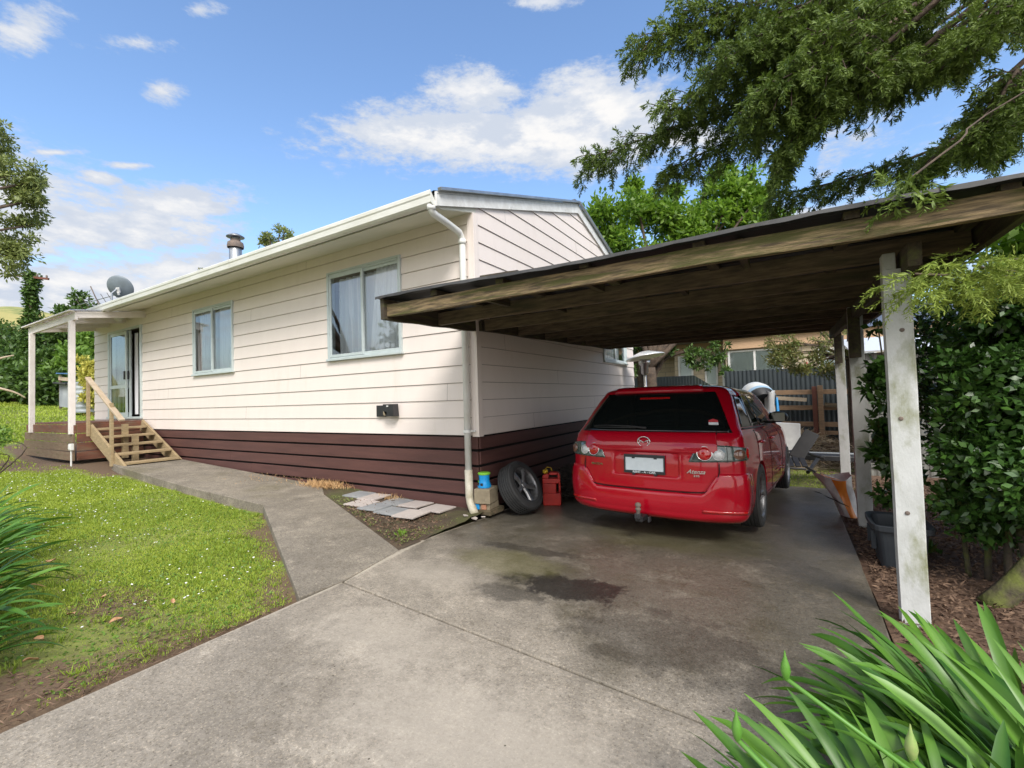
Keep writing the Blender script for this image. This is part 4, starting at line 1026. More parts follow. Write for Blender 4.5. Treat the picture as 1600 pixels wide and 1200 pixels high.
# stone tiles laid on the bed
tp = []
sizes = .31
for i, (x, y, r, k) in enumerate([(-1.90, -.20, .06, 'tile_grey'), (-1.60, -.21, .04, 'tile_pink'), (-1.50, -.50, .10, 'tile_pink'), (-1.20, -.56, .05, 'tile_grey'), (-1.18, -.215, .01, 'tile_grey'), (-.84, -.215, -.02, 'tile_pink'), (-.88, -.57, .04, 'tile_grey'), (-.55, -.60, .05, 'tile_pink'), (-.46, -.24, .0, 'tile_pink')]):
    o = MB().box((0, 0, 0), (sizes+.01, sizes, .018)).build('stone_tile', M[k], None, bevel=.003)
    o.location = (x, y, path_z(x)+.012+.008*(i % 2) if x < -1.0 else .058+.008*(i % 2)); o.rotation_euler = (.02*math.sin(i*2), .02*math.cos(i*3), r)
    tp.append(o)
lab = ['grey slate tile at the far end of the laid row nearest the footpath', 'pale stone tile next to the far grey tile against the boards', 'pale stone tile touching the footpath edge, with dark specks', 'grey slate tile in the front row beside the footpath-edge tile', 'grey slate tile in the back row, middle of the laid patch', 'pale stone tile in the back row right of the middle grey tile', 'grey slate tile in the front row, middle of the laid patch', 'frontmost pale stone tile, nearest the driveway, corner over the soil', 'pale stone tile at the downpipe end of the laid patch']
for o, l in zip(tp, lab): tag(o, l, 'paving tile', 'stone tiles laid on the bed by the wall')
# white broken bits by the downpipe foot
for i, (x, y, s) in enumerate(((.13, -.30, .035), (.05, -.36, .03), (.18, -.20, .025))):
    o = MB().prism([(-s, -.6*s), (s, -.4*s), (.7*s, .8*s), (-.5*s, s)], 0, .012).build('broken_shard', M['tile_pink'], None, bevel=.002); o.location = (x, y, .012 if x > .08 else .05); o.rotation_euler = (.1, .2, i*1.3)
    tag(o, ['largest pale shard under the downpipe outlet', 'pale shard on the soil left of the downpipe outlet', 'smallest pale shard on the slab edge by the block'][i], 'shard', 'pale shards at the downpipe foot')
# dry weeds at the wall
def weeds(name, c, n, hgt, spread, label):
    p = np.array(c)+rng.normal(size=(n, 3))*np.array([spread, spread*.35, 0]); d = rng.normal(size=(n, 3))*.7; d[:, 2] = np.abs(d[:, 2])+.5
    o = leaves(name, p, d, hgt*rng.uniform(.4, 1.2, n), .006, M['straw']); tag(o, label, 'dry weeds', kind='stuff'); return o
weeds('dry_weeds', (-2.75, -.13, .13), 900, .12, .22, 'orange dry weeds where the footpath meets the brown boards')
weeds('dry_weeds', (-1.45, -.12, .05), 260, .09, .14, 'sparse dry weeds behind the middle of the stone tiles')
weeds('dry_weeds', (-4.6, -.10, .19), 500, .04, .8, 'low reddish dry weeds along the boards above the footpath')
# ------------------------------------------------------------------ along the posts
pb = thing('storage_bin', 'charcoal plastic storage bin between the two near carport posts', 'bin', (3.92, .30, 0))
mb = MB(); cx, cy, z0, z1 = 3.93, .34, -.07, .27
def ringr(w, l, z, n=24): return [(cx+math.copysign(abs(math.cos(t))**.35, math.cos(t))*w, cy+math.copysign(abs(math.sin(t))**.35, math.sin(t))*l, z) for t in [2*PI*i/n+PI/4 for i in range(n+1)]]
mb.grid([ringr(.14, .20, z0), ringr(.145, .21, z0+.08), ringr(.165, .235, z1-.05), ringr(.195, .265, z1-.045), ringr(.20, .27, z1), ringr(.19, .26, z1+.004), ringr(.165, .235, z1-.012), ringr(.14, .20, z0+.02)])
mb.build('tub', M['bin'], pb, bevel=.004)
for q in (-.11, .11): MB().bb((cx-.19, cy+q-.01, .05), (cx-.155, cy+q+.01, .20)).build('rib', M['bin'], pb, bevel=.004)
bg = thing('plastic_bag', 'torn orange and white plastic bag slumped against the middle carport post', 'bag', (3.72, 1.9, -.1))
def bagmesh(a0, a1, off=0, z0=-.10, z1=.34):
    mb = MB(); rows = []
    for j in range(16):
        v = j/15; z = z0+(z1-z0)*v; cxx = 3.76-.15*v; cyy = 1.98+.10*v; rx = .09+.10*v-.03*math.sin(v*3); ry = .09+.11*v; row = []
        for i in range(22):
            t = a0+(a1-a0)*i/21; k = 1+.10*math.sin(3*t+5*v)+.06*math.sin(7*t-9*v)
            row.append((cxx+math.cos(t)*rx*k+off*math.cos(t), cyy+math.sin(t)*ry*k+off*math.sin(t), z+.03*math.sin(2*t+1)*v))
        rows.append(row)
    return mb.grid(rows)
bagmesh(0, 2*PI).build('bag', M['film'], bg, smooth=True)
bagmesh(4.55, 5.25, .006).build('orange_band', M['orange'], bg, smooth=True)
bagmesh(3.3, 4.55, .005, .02, .12).build('printed_band', M['black'], bg, smooth=True)
bagmesh(3.6, 4.6, .005, .30, .345).build('orange_band', M['orange'], bg, smooth=True)
# ------------------------------------------------------------------ behind the carport
# patio heater
phx, phy = .51, 5.60
ph = thing('patio_heater', 'stainless patio heater with wide tilted reflector hood behind the car', 'patio heater', (phx, phy, -.2))
mb = MB(); mb.tube([(phx, phy, 0), (phx, phy, 1.80)], .035, 12); mb.build('pole', M['steel'], ph, smooth=True)
mb = MB(); mb.lathe([(.04, 1.78), (.08, 1.82), (.08, 1.98), (.12, 2.02), (.12, 2.12), (.0, 2.13)], (phx, phy, 0), 20); mb.build('burner', M['steel'], ph, smooth=True)
mb = MB(); rr = Matrix.Rotation(-.16, 3, 'Y'); mb.lathe([(.0, .14), (.12, .13), (.40, .03), (.43, .0), (.40, .0), (.12, .09), (.0, .10)], (phx+.02, phy, 2.16), 28, rr); mb.build('hood', mat('polished_aluminium', (.85, .85, .85), rough=.35, metal=.6), ph, smooth=True)
mb = MB(); mb.lathe([(.0, .9), (.2, .88), (.24, .80), (.24, .02), (.0, 0)], (phx, phy, -.23), 20); mb.build('base', M['steel'], ph, smooth=True)
# rear corrugated fence
FY = 9.0
def corr(mb, x0, x1, y, z0, z1, pitch=.10, amp=.018, n=None, zt2=None):
    n = n or int((x1-x0)/pitch*8); a = []; b = []
    for i in range(n+1):
        t = i/n; x = x0+(x1-x0)*t; yy = y+amp*max(-.6, min(.6, math.sin(2*PI*x/pitch)*1.2)); a.append((x, yy, z0)); b.append((x, yy, z1 if zt2 is None else z1+(zt2-z1)*t))
    return mb.grid([a, b])
rf_ = thing('steel_fence', 'dark grey ribbed steel fence behind the timber rails at the back of the section', 'fence', (4, FY, -.2))
for (x0, x1) in ((1.75, 3.25), (3.25, 4.75), (4.75, 6.3), (6.3, 9)):
    corr(MB(), x0, x1-.02, FY+.06, -.3, 1.90).build('fence_panel', M['fence'], rf_)
for x in (1.74, 3.24, 4.74, 6.3): MB().bb((x-.03, FY+.08, -.3), (x+.03, FY+.13, 1.92)).build('fence_post', M['fence'], rf_)
lf_ = thing('steel_fence', 'lower ribbed steel fence stepping down beside the brick house wall', 'fence', (0, 12.5, -.2))
corr(MB(), -2.5, .36, 12.5, -.3, 1.96).build('fence_panel', M['fence'], lf_); corr(MB(), .36, 1.1, 12.5, -.3, 1.96, zt2=1.45).build('fence_panel', M['fence'], lf_)
rl = thing('timber_rail_fence', 'weathered timber post and rail fence in front of the grey steel fence', 'fence', (4, 8.7, -.2))
for z in (1.28, .90, .50, .30):
    MB().beam((2.4, 8.78, z+.02), (6.8, 8.74, z-.03), .04, .115 if z > .4 else .09).build('rail', M['rail'], rl, bevel=.004)
MB().bb((3.66, 8.66, -.3), (3.76, 8.71, 1.42)).build('post', M['railred'], rl, bevel=.004); MB().bb((3.77, 8.64, -.3), (3.88, 8.70, 1.44)).build('post', M['rail'], rl, bevel=.004)
MB().beam((2.9, 8.68, 1.16), (3.55, 8.68, 1.10), .03, .09).build('loose_board', M['pinew'], rl); MB().beam((3.9, 8.7, .98), (5.2, 8.7, .82), .03, .10).build('loose_board', M['wood'], rl)
# heap of prunings (bank of dry sticks)
mb = MB(); X = np.linspace(1.8, 6.8, 50); Y = np.linspace(6.3, 9.1, 30)
zp2 = lambda x, y: h(x, y)-.02+.68*sst(y, 6.9, 8.4)*(.75+.25*math.sin(x*2.3+1))*sst(x, 1.9, 2.8)+.02*rng.normal()
mb.grid([[(x, y, zp2(x, y)) for x in X] for y in Y]); mo = mb.build('bark_bank', M['mulch'], None, smooth=True); struct(mo)
n = 9000; px_ = rng.uniform(2.2, 6.6, n); py_ = rng.uniform(6.7, 8.9, n); pz = np.array([zp2(a, b) for a, b in zip(px_, py_)])+.02
d = rng.normal(size=(n, 3)); d[:, 2] *= .25
tag(leaves('dry_sticks', np.stack([px_, py_, pz], 1), d, rng.uniform(.08, .4, n), .018, M['twig']), 'bank of pale dry sticks and chips below the timber rails', 'prunings', kind='stuff')
# white drum of the mixer + clutter
dm = thing('mixer_drum', 'white rounded drum with dark open mouth and blue band behind the car roof', 'mixer', (2.45, 6.6, 0))
dc = Vector(at(1184, 622, 9.3)); axd = Vector((.35, -.75, -.35)).normalized(); a2 = axd.orthogonal().normalized(); Rd = Matrix((a2, axd.cross(a2), axd)).transposed()
mb = MB(); mb.lathe([(.0, -.34), (.16, -.32), (.27, -.22), (.31, -.05), (.30, .06)], dc, 28, Rd); mb.build('drum', M['plwhite'], dm, smooth=True)
mb = MB(); mb.lathe([(.303, .06), (.308, .075), (.306, .12), (.295, .14)], dc, 28, Rd); mb.build('blue_band', mat('pale_blue_paint', (.35, .52, .68), rough=.4), dm, smooth=True)
mb = MB(); mb.lathe([(.294, .14), (.22, .27), (.21, .28)], dc, 28, Rd); mb.lathe([(.205, .28), (.0, .20)], dc, 28, Rd); mb.build('mouth', M['black'], dm, smooth=True)
mb = MB(); 
for sx in (-1, 1): mb.tube([dc+Vector((sx*.33, 0, 0)), dc+Vector((sx*.36, .1, -.5)), Vector((dc.x+sx*.4, dc.y+.3, -.2))], .025, 8); mb.tube([dc+Vector((sx*.33, 0, 0)), Vector((dc.x+sx*.4, dc.y-.45, -.2))], .025, 8)
mb.build('stand', M['blueplastic'], dm)
# stack of bags/paper beside it
sk = thing('feed_sack', 'crumpled white sack with blue and yellow print beside the white drum', 'sack', (2.9, 6.7, 0))
sc_ = Vector(at(1204, 640, 9.0)); mb = MB(); rows = []
for j in range(12):
    v = j/11; rows.append([(sc_.x+math.cos(t)*(.085+.02*math.sin(3*t+6*v)), sc_.y+math.sin(t)*(.07+.02*math.sin(4*t-5*v)), sc_.z-.75+1.1*v+.03*math.sin(2*t)) for t in [2*PI*i/18 for i in range(19)]])
mb.grid(rows); mb.add(rows[-1][:18], [tuple(range(18))]); mb.build('sack', M['plwhite'], sk, smooth=True)
mb = MB(); mb.box(sc_+Vector((.02, -.10, -.12)), (.09, .02, .14)); mb.build('blue_print', M['blueplastic'], sk, bevel=.01); mb = MB(); mb.box(sc_+Vector((-.04, -.10, -.27)), (.06, .02, .12)); mb.build('yellow_print', M['yellow'], sk, bevel=.01)
# white appliance carcass
wa = thing('white_appliance', 'tilted white appliance panel box standing past the car bonnet', 'appliance', (3.1, 6.0, 0))
wc = Vector(at(1216, 688, 8.2)); Rw = Matrix.Rotation(.35, 3, 'Z') @ Matrix.Rotation(-.12, 3, 'X') @ Matrix.Rotation(.08, 3, 'Y')
MB().box(wc+Vector((0, .25, -.02)), (.56, .5, .62), Rw).build('cabinet', M['plwhite'], wa, bevel=.02)
MB().box(wc+Vector((0, .25, -.37)), (.50, .45, .10), Rw).build('dark_base', M['black'], wa, bevel=.01)
# black moulded chair lying on its back
bc = thing('plastic_chair', 'black slatted plastic chair tipped on its side beyond the slab end', 'chair', (3.2, 5.2, -.2))
cc_ = Vector(at(1232, 716, 7.6))
mb = MB(); Rb = Matrix.Rotation(.25, 3, 'Z') @ Matrix.Rotation(.55, 3, 'X')
for i in range(5): mb.box(cc_+Rb @ Vector((-.19+.095*i, 0, 0)), (.085, .42, .025), Rb)
mb.build('seat', M['black'], bc, bevel=.008)
mb = MB(); mb.beam(cc_+Vector((.10, .05, .0)), cc_+Vector((.36, .25, .42)), .22, .035, (0, -1, .3)); mb.build('backrest', M['black'], bc, bevel=.01)
for (a_, b_) in (((-.2, -.18, -.12), (-.24, -.1, -.20)), ((.22, -.1, -.1), (.36, .1, -.22)), ((.2, .2, .1), (.5, .1, .0)), ((-.2, .2, .1), (-.26, .3, -.15))):
    MB().tube([cc_+Vector(a_), cc_+Vector(b_)], .022, 6).build('leg', M['black'], bc)
MB().tube([cc_+Vector((-.22, -.2, -.13)), cc_+Vector((.24, -.12, -.15))], .02, 6).build('front_rail', M['black'], bc)
# trailer ramp lying on the grass
tr = thing('trailer_ramp', 'long dark folding ramp lying across the grass at the end of the slab', 'ramp', (3.9, 6, -.2))
p0, p1 = Vector(at(1236, 712, 8.3)), Vector(at(1330, 716, 8.0)); 
MB().beam(p0, p1+Vector((.3, 0, 0)), .36, .09).build('deck_frame', M['black'], tr, bevel=.01)
MB().beam(p0+Vector((0, .3, .03)), p1+Vector((.3, .3, .04)), .05, .03).build('edge_strip', M['galv'], tr)
MB().tube([at(1282, 712, 7.9), at(1262, 738, 7.5)], .03, 8).build('prop', M['black'], tr)
# garden shed
sh = thing('garden_shed', 'small metal garden shed with pale roof behind the far carport post', 'shed', (5, 7, -.2))
sx0, sx1, sy0, sy1 = 4.35, 6.4, 6.0, 7.9
mb = MB(); corr(mb, sx0, sx1, sy0, -.3, 1.98, .12, .012); mb.build('wall', M['shedw'], sh)
mb = MB(); corr(mb, sy0, sy1, 0, -.3, 1.98, .12, .012); mb.v = [(sx0-b, a, c) for a, b, c in mb.v]; mb.build('wall', M['shedw'], sh)
MB().beam((sx0+.9, sy0-.12, 2.0), (sx0+.9, sy1+.1, 2.42), 2.1, .03).build('roof', M['shedr'], sh)
MB().bb((sx0-.05, sy0-.05, -.3), (sx0+.03, sy0-.015, 1.98)).build('corner_trim', M['plwhite'], sh, bevel=.004)
MB().bb((sx0+.05, sy0-.03, -.1), (sx0+.75, sy0-.018, 1.85)).build('door', M['shedw'], sh)
# ------------------------------------------------------------------ neighbouring brick house
M['brick'] = None
def brickmat():
    Mt = bpy.data.materials.new('cream_brick'); Mt.use_nodes = True; N = Mt.node_tree.nodes; L = Mt.node_tree.links
    b = N['Principled BSDF']; tc = N.new('ShaderNodeTexCoord'); mp = N.new('ShaderNodeMapping'); mp.inputs['Rotation'].default_value = (PI/2, 0, 0); L.new(tc.outputs['Object'], mp.inputs[0])
    br = N.new('ShaderNodeTexBrick'); br.inputs['Color1'].default_value = (.52, .43, .30, 1); br.inputs['Color2'].default_value = (.44, .36, .25, 1); br.inputs['Mortar'].default_value = (.30, .26, .21, 1)
    br.inputs['Scale'].default_value = 1; br.inputs['Brick Width'].default_value = .40; br.inputs['Row Height'].default_value = .19; br.inputs['Mortar Size'].default_value = .012
    L.new(mp.outputs[0], br.inputs['Vector']); L.new(br.outputs['Color'], b.inputs['Base Color']); b.inputs['Roughness'].default_value = .85; return Mt
M['brick'] = brickmat()
nh = thing('brick_house', 'neighbouring cream brick house with tan fascia seen under the carport roof', 'house', (2, 17, 0))
def wallbox(a, b, m_='brick', name='wall'): return MB().bb(a, b).build(name, M[m_], nh)
wallbox((-6, 16.0, -.3), (-.81, 20, 3.2)); wallbox((-.8, 15.0, -.3), (1.18, 20, 3.2)); wallbox((1.2, 14.2, -.3), (12, 20, 3.2))
def nwin(x0, x1, z0, z1, y, muls=1):
    f = MB(); 
    for k in range(muls+1): xx = x0+(x1-x0)*k/muls; f.bb((xx-.035, y-.05, z0), (xx+.035, y, z1))
    f.bb((x0, y-.045, z1-.06), (x1, y, z1)); f.bb((x0, y-.06, z0-.05), (x1, y, z0+.02)); fo_ = f.build('window', M['plwhite'], nh)
    MB().add([(x0+.03, y-.02, z0+.02), (x1-.03, y-.02, z0+.02), (x1-.03, y-.02, z1-.06), (x0+.03, y-.02, z1-.06)], [(0, 1, 2, 3)]).build('pane', M['glass'], fo_)
    c_ = curtain_sheet(x0+.04, x1-.04, z0+.03, z1-.07, y-.006, .003, 14, seed=int(x0*10) % 97); c_.build('curtain', mat('far_curtain', (.82, .86, .83), rough=.9, trans=.1), fo_)
nwin(-.62, -.12, 1.75, 2.85, 15.0); nwin(.38, .78, 1.65, 2.6, 15.0); nwin(1.32, 3.0, 1.5, 2.85, 14.2, 2); nwin(4.1, 5.6, 1.5, 2.72, 14.2, 2); nwin(6.6, 8.6, 1.5, 2.72, 14.2, 2)
MB().bb((1.15, 14.05, 2.90), (12.3, 14.15, 3.3)).build('fascia', M['terra'], nh); MB().bb((-6.3, 14.85, 3.00), (1.14, 14.95, 3.3)).build('fascia', M['terra'], nh)
MB().bb((.98, 14.92, .0), (1.06, 14.99, 2.9)).build('downpipe', M['plwhite'], nh)
mb = MB(); mb.prism([(13.9, 3.30), (18, 4.5), (22, 3.3)], -6.4, 12.4, lambda a, b, c: (c, a, b)); mb.build('roof', M['roofm'], nh)
rb = thing('rose_bush', 'small bush of red flowers beside the neighbouring picture window', 'bush', (3.6, 13.7, -.2))
foliage('leaves', [(3.6, 13.7, 1.5, .3, .25, .5)], 500, .09, .06, M['bush'], rb); foliage('flowers', [(3.6, 13.6, 1.95, .28, .25, .28)], 60, .08, .08, M['redletter'], rb)
MB().tube([(3.6, 13.7, -.2), (3.6, 13.7, 1.5)], .02, 5).build('stem', M['bark'], rb)

# ------------------------------------------------------------------ lawn
def lawn_inside(x, y):
    # left of the driveway, below the footpath, then all the far lawn
    edge = np.where(y > -4.2, .26, .26-(-4.2-y)*.9)
    ok = (x < edge-.02)
    ylim = np.where(x > -2.5, -1.2+(x+2.5)*(-1.3/2.7), np.where(x > -4.6, -1.24, np.where(x > -7.4, -1.2, np.where(x > -9.3, -1.3, np.where(x > -13.1, -1.45, 3.0+(-13.1-x)*1.0)))))
    return ok & (y < ylim-.02)
def vn(x, y, s, o=0):
    return (np.sin(x*s+o)+np.sin(y*s*1.13+1.7*o+.6*np.sin(x*s*.7))+np.sin((x+y)*s*.71+2.1*o)+np.sin((x-y)*s*1.9+o)*.6)/3.6
def bare(x, y):
    """0 = turf, 1 = bare soil: scuffed strips by the slab, the deck and the foreground"""
    b = np.clip(1-(.26-x)/.42, 0, 1)*np.clip((y+4.6)/1.0, 0, 1)*.62
    b = np.maximum(b, np.clip((x+1.3)/1.3, 0, 1)*np.clip((-3.25-y)/.7, 0, 1)*.9)
    b = np.maximum(b, np.clip(1-((x+10.2)/2.3)**2-((y+1.75)/.55)**2, 0, 1)*1.2)
    b = np.maximum(b, np.clip(1-((x+1.0)/1.2)**2-((y+3.1)/.45)**2, 0, 1)*.6)
    dl = (-1.2-(x+2.5)*.4815-y)*.9; b = np.maximum(b, np.where((x > -2.6) & (dl > -.1), np.clip(1-dl/.5, 0, 1)*.72, 0))
    b = np.maximum(b, np.where((y > -1.5) & (x < -7.0) & (x > -14), .95, 0))
    return b+.30*vn(x, y, 3.1, 1)+.22*vn(x, y, 7.3, 2)
hv = np.vectorize(h)
def scatter(n, x0, x1, y0, y1, dens=None):
    x = rng.uniform(x0, x1, n); y = rng.uniform(y0, y1, n); k = lawn_inside(x, y)
    x, y = x[k], y[k]; b = bare(x, y); k = rng.random(len(x)) > np.clip((b-.34)*1.9, 0, .93); return x[k], y[k]
def blades(n, x0, x1, y0, y1, hh, ww):
    x, y = scatter(n, x0, x1, y0, y1); z = hv(x, y)-.006; m_ = len(x)
    d = rng.normal(size=(m_, 3))*.55; d[:, 2] = 1
    ln = hh*rng.uniform(.5, 1.3, m_)*(1+.35*vn(x, y, 2.3, 5))
    t = np.clip(.5+.35*vn(x, y, 1.1, 3)+.2*vn(x, y, 4.0, 4)+rng.normal(0, .18, m_), 0, 1)
    return np.stack([x, y, z], 1), d, ln, np.full(m_, ww), t
ga = GROUND.data.attributes.new('bare', 'FLOAT', 'POINT'); co = np.zeros(len(GROUND.data.vertices)*3, dtype=np.float32); GROUND.data.vertices.foreach_get('co', co); co = co.reshape(-1, 3)
bz = np.where((co[:, 0] > .1) & (co[:, 1] < 4.6) & (co[:, 1] > -6), 1.0, bare(co[:, 0], co[:, 1])); bz = np.where((co[:, 1] > 4.0) & (co[:, 0] > 0), .35+.3*vn(co[:, 0], co[:, 1], 2.0, 4), bz); ga.data.foreach_set('value', np.clip(bz, 0, 1).astype(np.float32))
ln_ = M['lawn'].node_tree; bs_ = ln_.nodes['Principled BSDF']; src = bs_.inputs['Base Color'].links[0].from_socket
an = ln_.nodes.new('ShaderNodeAttribute'); an.attribute_name = 'bare'; tcn = ln_.nodes.new('ShaderNodeTexCoord'); nn1 = ln_.nodes.new('ShaderNodeTexNoise'); nn1.inputs['Scale'].default_value = 14; nn1.inputs['Detail'].default_value = 8; ln_.links.new(tcn.outputs['Object'], nn1.inputs['Vector'])
ad = ln_.nodes.new('ShaderNodeMath'); ad.operation = 'ADD'; ln_.links.new(an.outputs['Fac'], ad.inputs[0]); ln_.links.new(nn1.outputs['Fac'], ad.inputs[1])
mr_ = ln_.nodes.new('ShaderNodeMapRange'); mr_.inputs['From Min'].default_value = .78; mr_.inputs['From Max'].default_value = 1.1; ln_.links.new(ad.outputs[0], mr_.inputs['Value'])
nn2 = ln_.nodes.new('ShaderNodeTexNoise'); nn2.inputs['Scale'].default_value = 60; nn2.inputs['Detail'].default_value = 6; ln_.links.new(tcn.outputs['Object'], nn2.inputs['Vector'])
sm_ = ln_.nodes.new('ShaderNodeMix'); sm_.data_type = 'RGBA'; sm_.inputs['A'].default_value = (.075, .048, .028, 1); sm_.inputs['B'].default_value = (.19, .125, .075, 1); ln_.links.new(nn2.outputs['Fac'], sm_.inputs['Factor'])
gm_ = ln_.nodes.new('ShaderNodeMix'); gm_.data_type = 'RGBA'; ln_.links.new(mr_.outputs[0], gm_.inputs['Factor']); ln_.links.new(src, gm_.inputs['A']); ln_.links.new(sm_.outputs['Result'], gm_.inputs['B']); ln_.links.new(gm_.outputs['Result'], bs_.inputs['Base Color'])
sets = [blades(190000, -4.2, .12, -4.9, -1.1, .027, .0055), blades(120000, -9.6, -4.2, -4.9, -1.1, .034, .011), blades(60000, -14, -9.4, -6, 3, .045, .02), blades(70000, -34, -13, -9, 16, .09, .05)]
cat = [np.concatenate([s[i] for s in sets]) for i in range(5)]
gx = rng.uniform(.5, 4.3, 9000); gy = rng.uniform(4.1, 7.2, 9000); kk_ = rng.random(9000) < np.clip(.55+.6*vn(gx, gy, 2.0, 4), 0, 1); gx, gy = gx[kk_], gy[kk_]; dd_ = rng.normal(size=(len(gx), 3))*.55; dd_[:, 2] = 1
for i_, q_ in enumerate((np.stack([gx, gy, hv(gx, gy)], 1), dd_, np.full(len(gx), .04), np.full(len(gx), .012), rng.random(len(gx))*.6)): cat[i_] = np.concatenate([cat[i_], q_])
tag(leaves('grass', cat[0], cat[1], cat[2], cat[3], M['grass'], None, cat[4]), 'bright green lawn turf worn to soil along the driveway edge', 'grass', kind='stuff')
n = 9000; sx_ = rng.uniform(-2.4, .2, n); sy_ = rng.uniform(-4.6, -2.6, n); kk_ = (bare(sx_, sy_) > .42) & lawn_inside(sx_, sy_); sx_, sy_ = sx_[kk_], sy_[kk_]
d = rng.normal(size=(len(sx_), 3)); d[:, 2] *= .2
tag(leaves('dry_clippings', np.stack([sx_, sy_, hv(sx_, sy_)+.012], 1), d, .06*rng.uniform(.4, 1.4, len(sx_)), .005, M['chip']), 'dry straw and litter over the bare soil at the lawn corner', 'litter', kind='stuff')
x, y = scatter(900, -8, .1, -4.6, -1.2); K = np.repeat(np.arange(len(x)), 16); m_ = len(K)
px2 = x[K]+rng.normal(size=m_)*.018; py2 = y[K]+rng.normal(size=m_)*.018; d = rng.normal(size=(m_, 3))*.6; d[:, 2] = 1
tag(leaves('grass_tufts', np.stack([px2, py2, hv(px2, py2)], 1), d, .060*rng.uniform(.5, 1.3, m_), .006, M['grass'], None, np.clip(rng.normal(.25, .2, m_), 0, 1)), 'longer darker grass tufts dotted through the turf', 'grass', kind='stuff')
# broad weed leaves in the turf, low clover-like
x, y = scatter(15000, -5, .12, -4.9, -1.1); m_ = len(x)
d = rng.normal(size=(m_, 3)); d[:, 2] = np.abs(d[:, 2])*.35+.1; nz_ = np.tile([0, 0, 1.], (m_, 1))+rng.normal(size=(m_, 3))*.3
tag(leaves('clover', np.stack([x, y, hv(x, y)+.008], 1), d, .022*rng.uniform(.6, 1.5, m_), .016, M['bushl'], None, None, nz_), 'low broad-leaved weeds growing through the lawn', 'weeds', kind='stuff')
# daisies
x1_, y1_ = scatter(3600, -9.5, -.4, -4.2, -1.2)
k = rng.random(len(x1_)) < np.clip(.35+.8*vn(x1_, y1_, 1.7, 8)+.1*(-x1_-2), .05, 1); x1_, y1_ = x1_[k], y1_[k]; m_ = len(x1_)
V = []; F_ = []
for i in range(m_):
    r = .0072*rng.uniform(.7, 1.25); z = h(x1_[i], y1_[i])+rng.uniform(.025, .045); tx, ty_ = rng.normal(0, .25, 2); b0_ = len(V)
    for kk in range(6):
        a = kk*PI/3; V.append((x1_[i]+r*math.cos(a), y1_[i]+r*math.sin(a), z+r*(tx*math.cos(a)+ty_*math.sin(a))))
    F_.append(list(range(b0_, b0_+6)))
tag(raw_mesh('daisies', np.array(V), np.array(F_), M['daisy']), 'small white daisies sprinkled over the lawn', 'daisies', kind='stuff')
# fallen leaves, one object each
spots = [(182, 970, .042, 'largest orange-brown fallen leaf in the middle of the lawn'), (110, 960, .04, 'fallen leaf left of the largest one, nearer the strap plants'), (162, 932, .03, 'pale fallen leaf above the largest one on the lawn'), (80, 876, .045, 'brown fallen leaf at the tips of the left strap plants'), (270, 940, .03, 'fallen reddish leaf in the turf right of the other leaves'), (48, 1032, .04, 'fallen leaf on the soil under the left strap plants'), (60, 1000, .05, 'dark twig-like dead leaf near the left strap plants')]
for i, (px, py, s, l) in enumerate(spots):
    rd = ray(px, py); t = (.03-CAM.z)/rd.z; p = CAM+rd*t; zz_ = h(p.x, p.y)+.035; t = (zz_-CAM.z)/rd.z; p = CAM+rd*t
    mb = MB(); rows = []
    for j in range(7):
        v = j/6; w = s*.45*math.sin(PI*min(1, .06+v*.94))**.7; rows.append([(w*q, s*(v-.5)*1.6, .25*s*abs(q)+.2*s*math.sin(v*4+i)) for q in (-1, -.5, 0, .5, 1)])
    mb.grid(rows); o = mb.build('fallen_leaf', M['dleaf'], None, smooth=True); o.location = p; o.rotation_euler = (.1, .15, i*1.9); tag(o, l, 'leaf', 'fallen leaves on the lawn')
# low plants in the bed and moss
def tuft(name, c, n, L_, w, m_, sp, label, cat_):
    p = np.array(c)+rng.normal(size=(n, 3))*np.array([sp, sp, 0]); d = rng.normal(size=(n, 3))*.8; d[:, 2] = np.abs(d[:, 2])+.35
    return tag(leaves(name, p, d, L_*rng.uniform(.5, 1.2, n), w, m_), label, cat_)
tuft('seedling', (-.18, -1.12, .02), 26, .06, .022, M['bushl'], .02, 'bright green seedling in the point of the soil bed', 'seedling')
p = np.stack([rng.uniform(-2.2, .05, 2600), rng.uniform(-1.35, -.35, 2600), np.full(2600, .035)], 1)
k = (p[:, 1] > -.42+(p[:, 0]+2.35)*(-1.01/2.45)+.03) & (vn(p[:, 0], p[:, 1], 4, 1) > -.35); p = p[k]
p[:, 2] = np.maximum(path_z(-1)*0+.045*np.maximum(0, -p[:, 0]), .02)-.005
d = rng.normal(size=(len(p), 3)); d[:, 2] = np.abs(d[:, 2])*.6
tag(leaves('bed_weeds', p, d, .03, .01, M['ltree']), 'thin mossy weeds over the soil between footpath and stone tiles', 'weeds', kind='stuff')
n = 2200; p = np.stack([rng.uniform(-1.6, .05, n), rng.uniform(-1.35, -.3, n), np.zeros(n)], 1); k = (p[:, 1] > -.42+(p[:, 0]+2.35)*(-1.01/2.45)+.02); p = p[k]; p[:, 2] = .045*np.maximum(0, -p[:, 0])+.014
d = rng.normal(size=(len(p), 3)); d[:, 2] *= .3
tag(leaves('soil_litter', p, d, .035, .012, M['chip']), 'brown litter on the soil by the downpipe foot', 'litter', kind='stuff')
n = 40000; p = np.stack([3.70+rng.random(n)**1.3*4.5, rng.uniform(-3.6, 5.5, n), np.zeros(n)], 1)
p[:, 2] = np.array([slab_z(b)-.02+.05*sst(a, 3.8, 5.2) for a, b, c in p]); d = rng.normal(size=(n, 3)); d[:, 2] = np.abs(d[:, 2])*.25
tag(leaves('bark_chips', p, d, .042*rng.uniform(.4, 1.5, n), .013, M['chip']), 'brown bark chips covering the bed right of the carport posts', 'bark chips', kind='stuff')

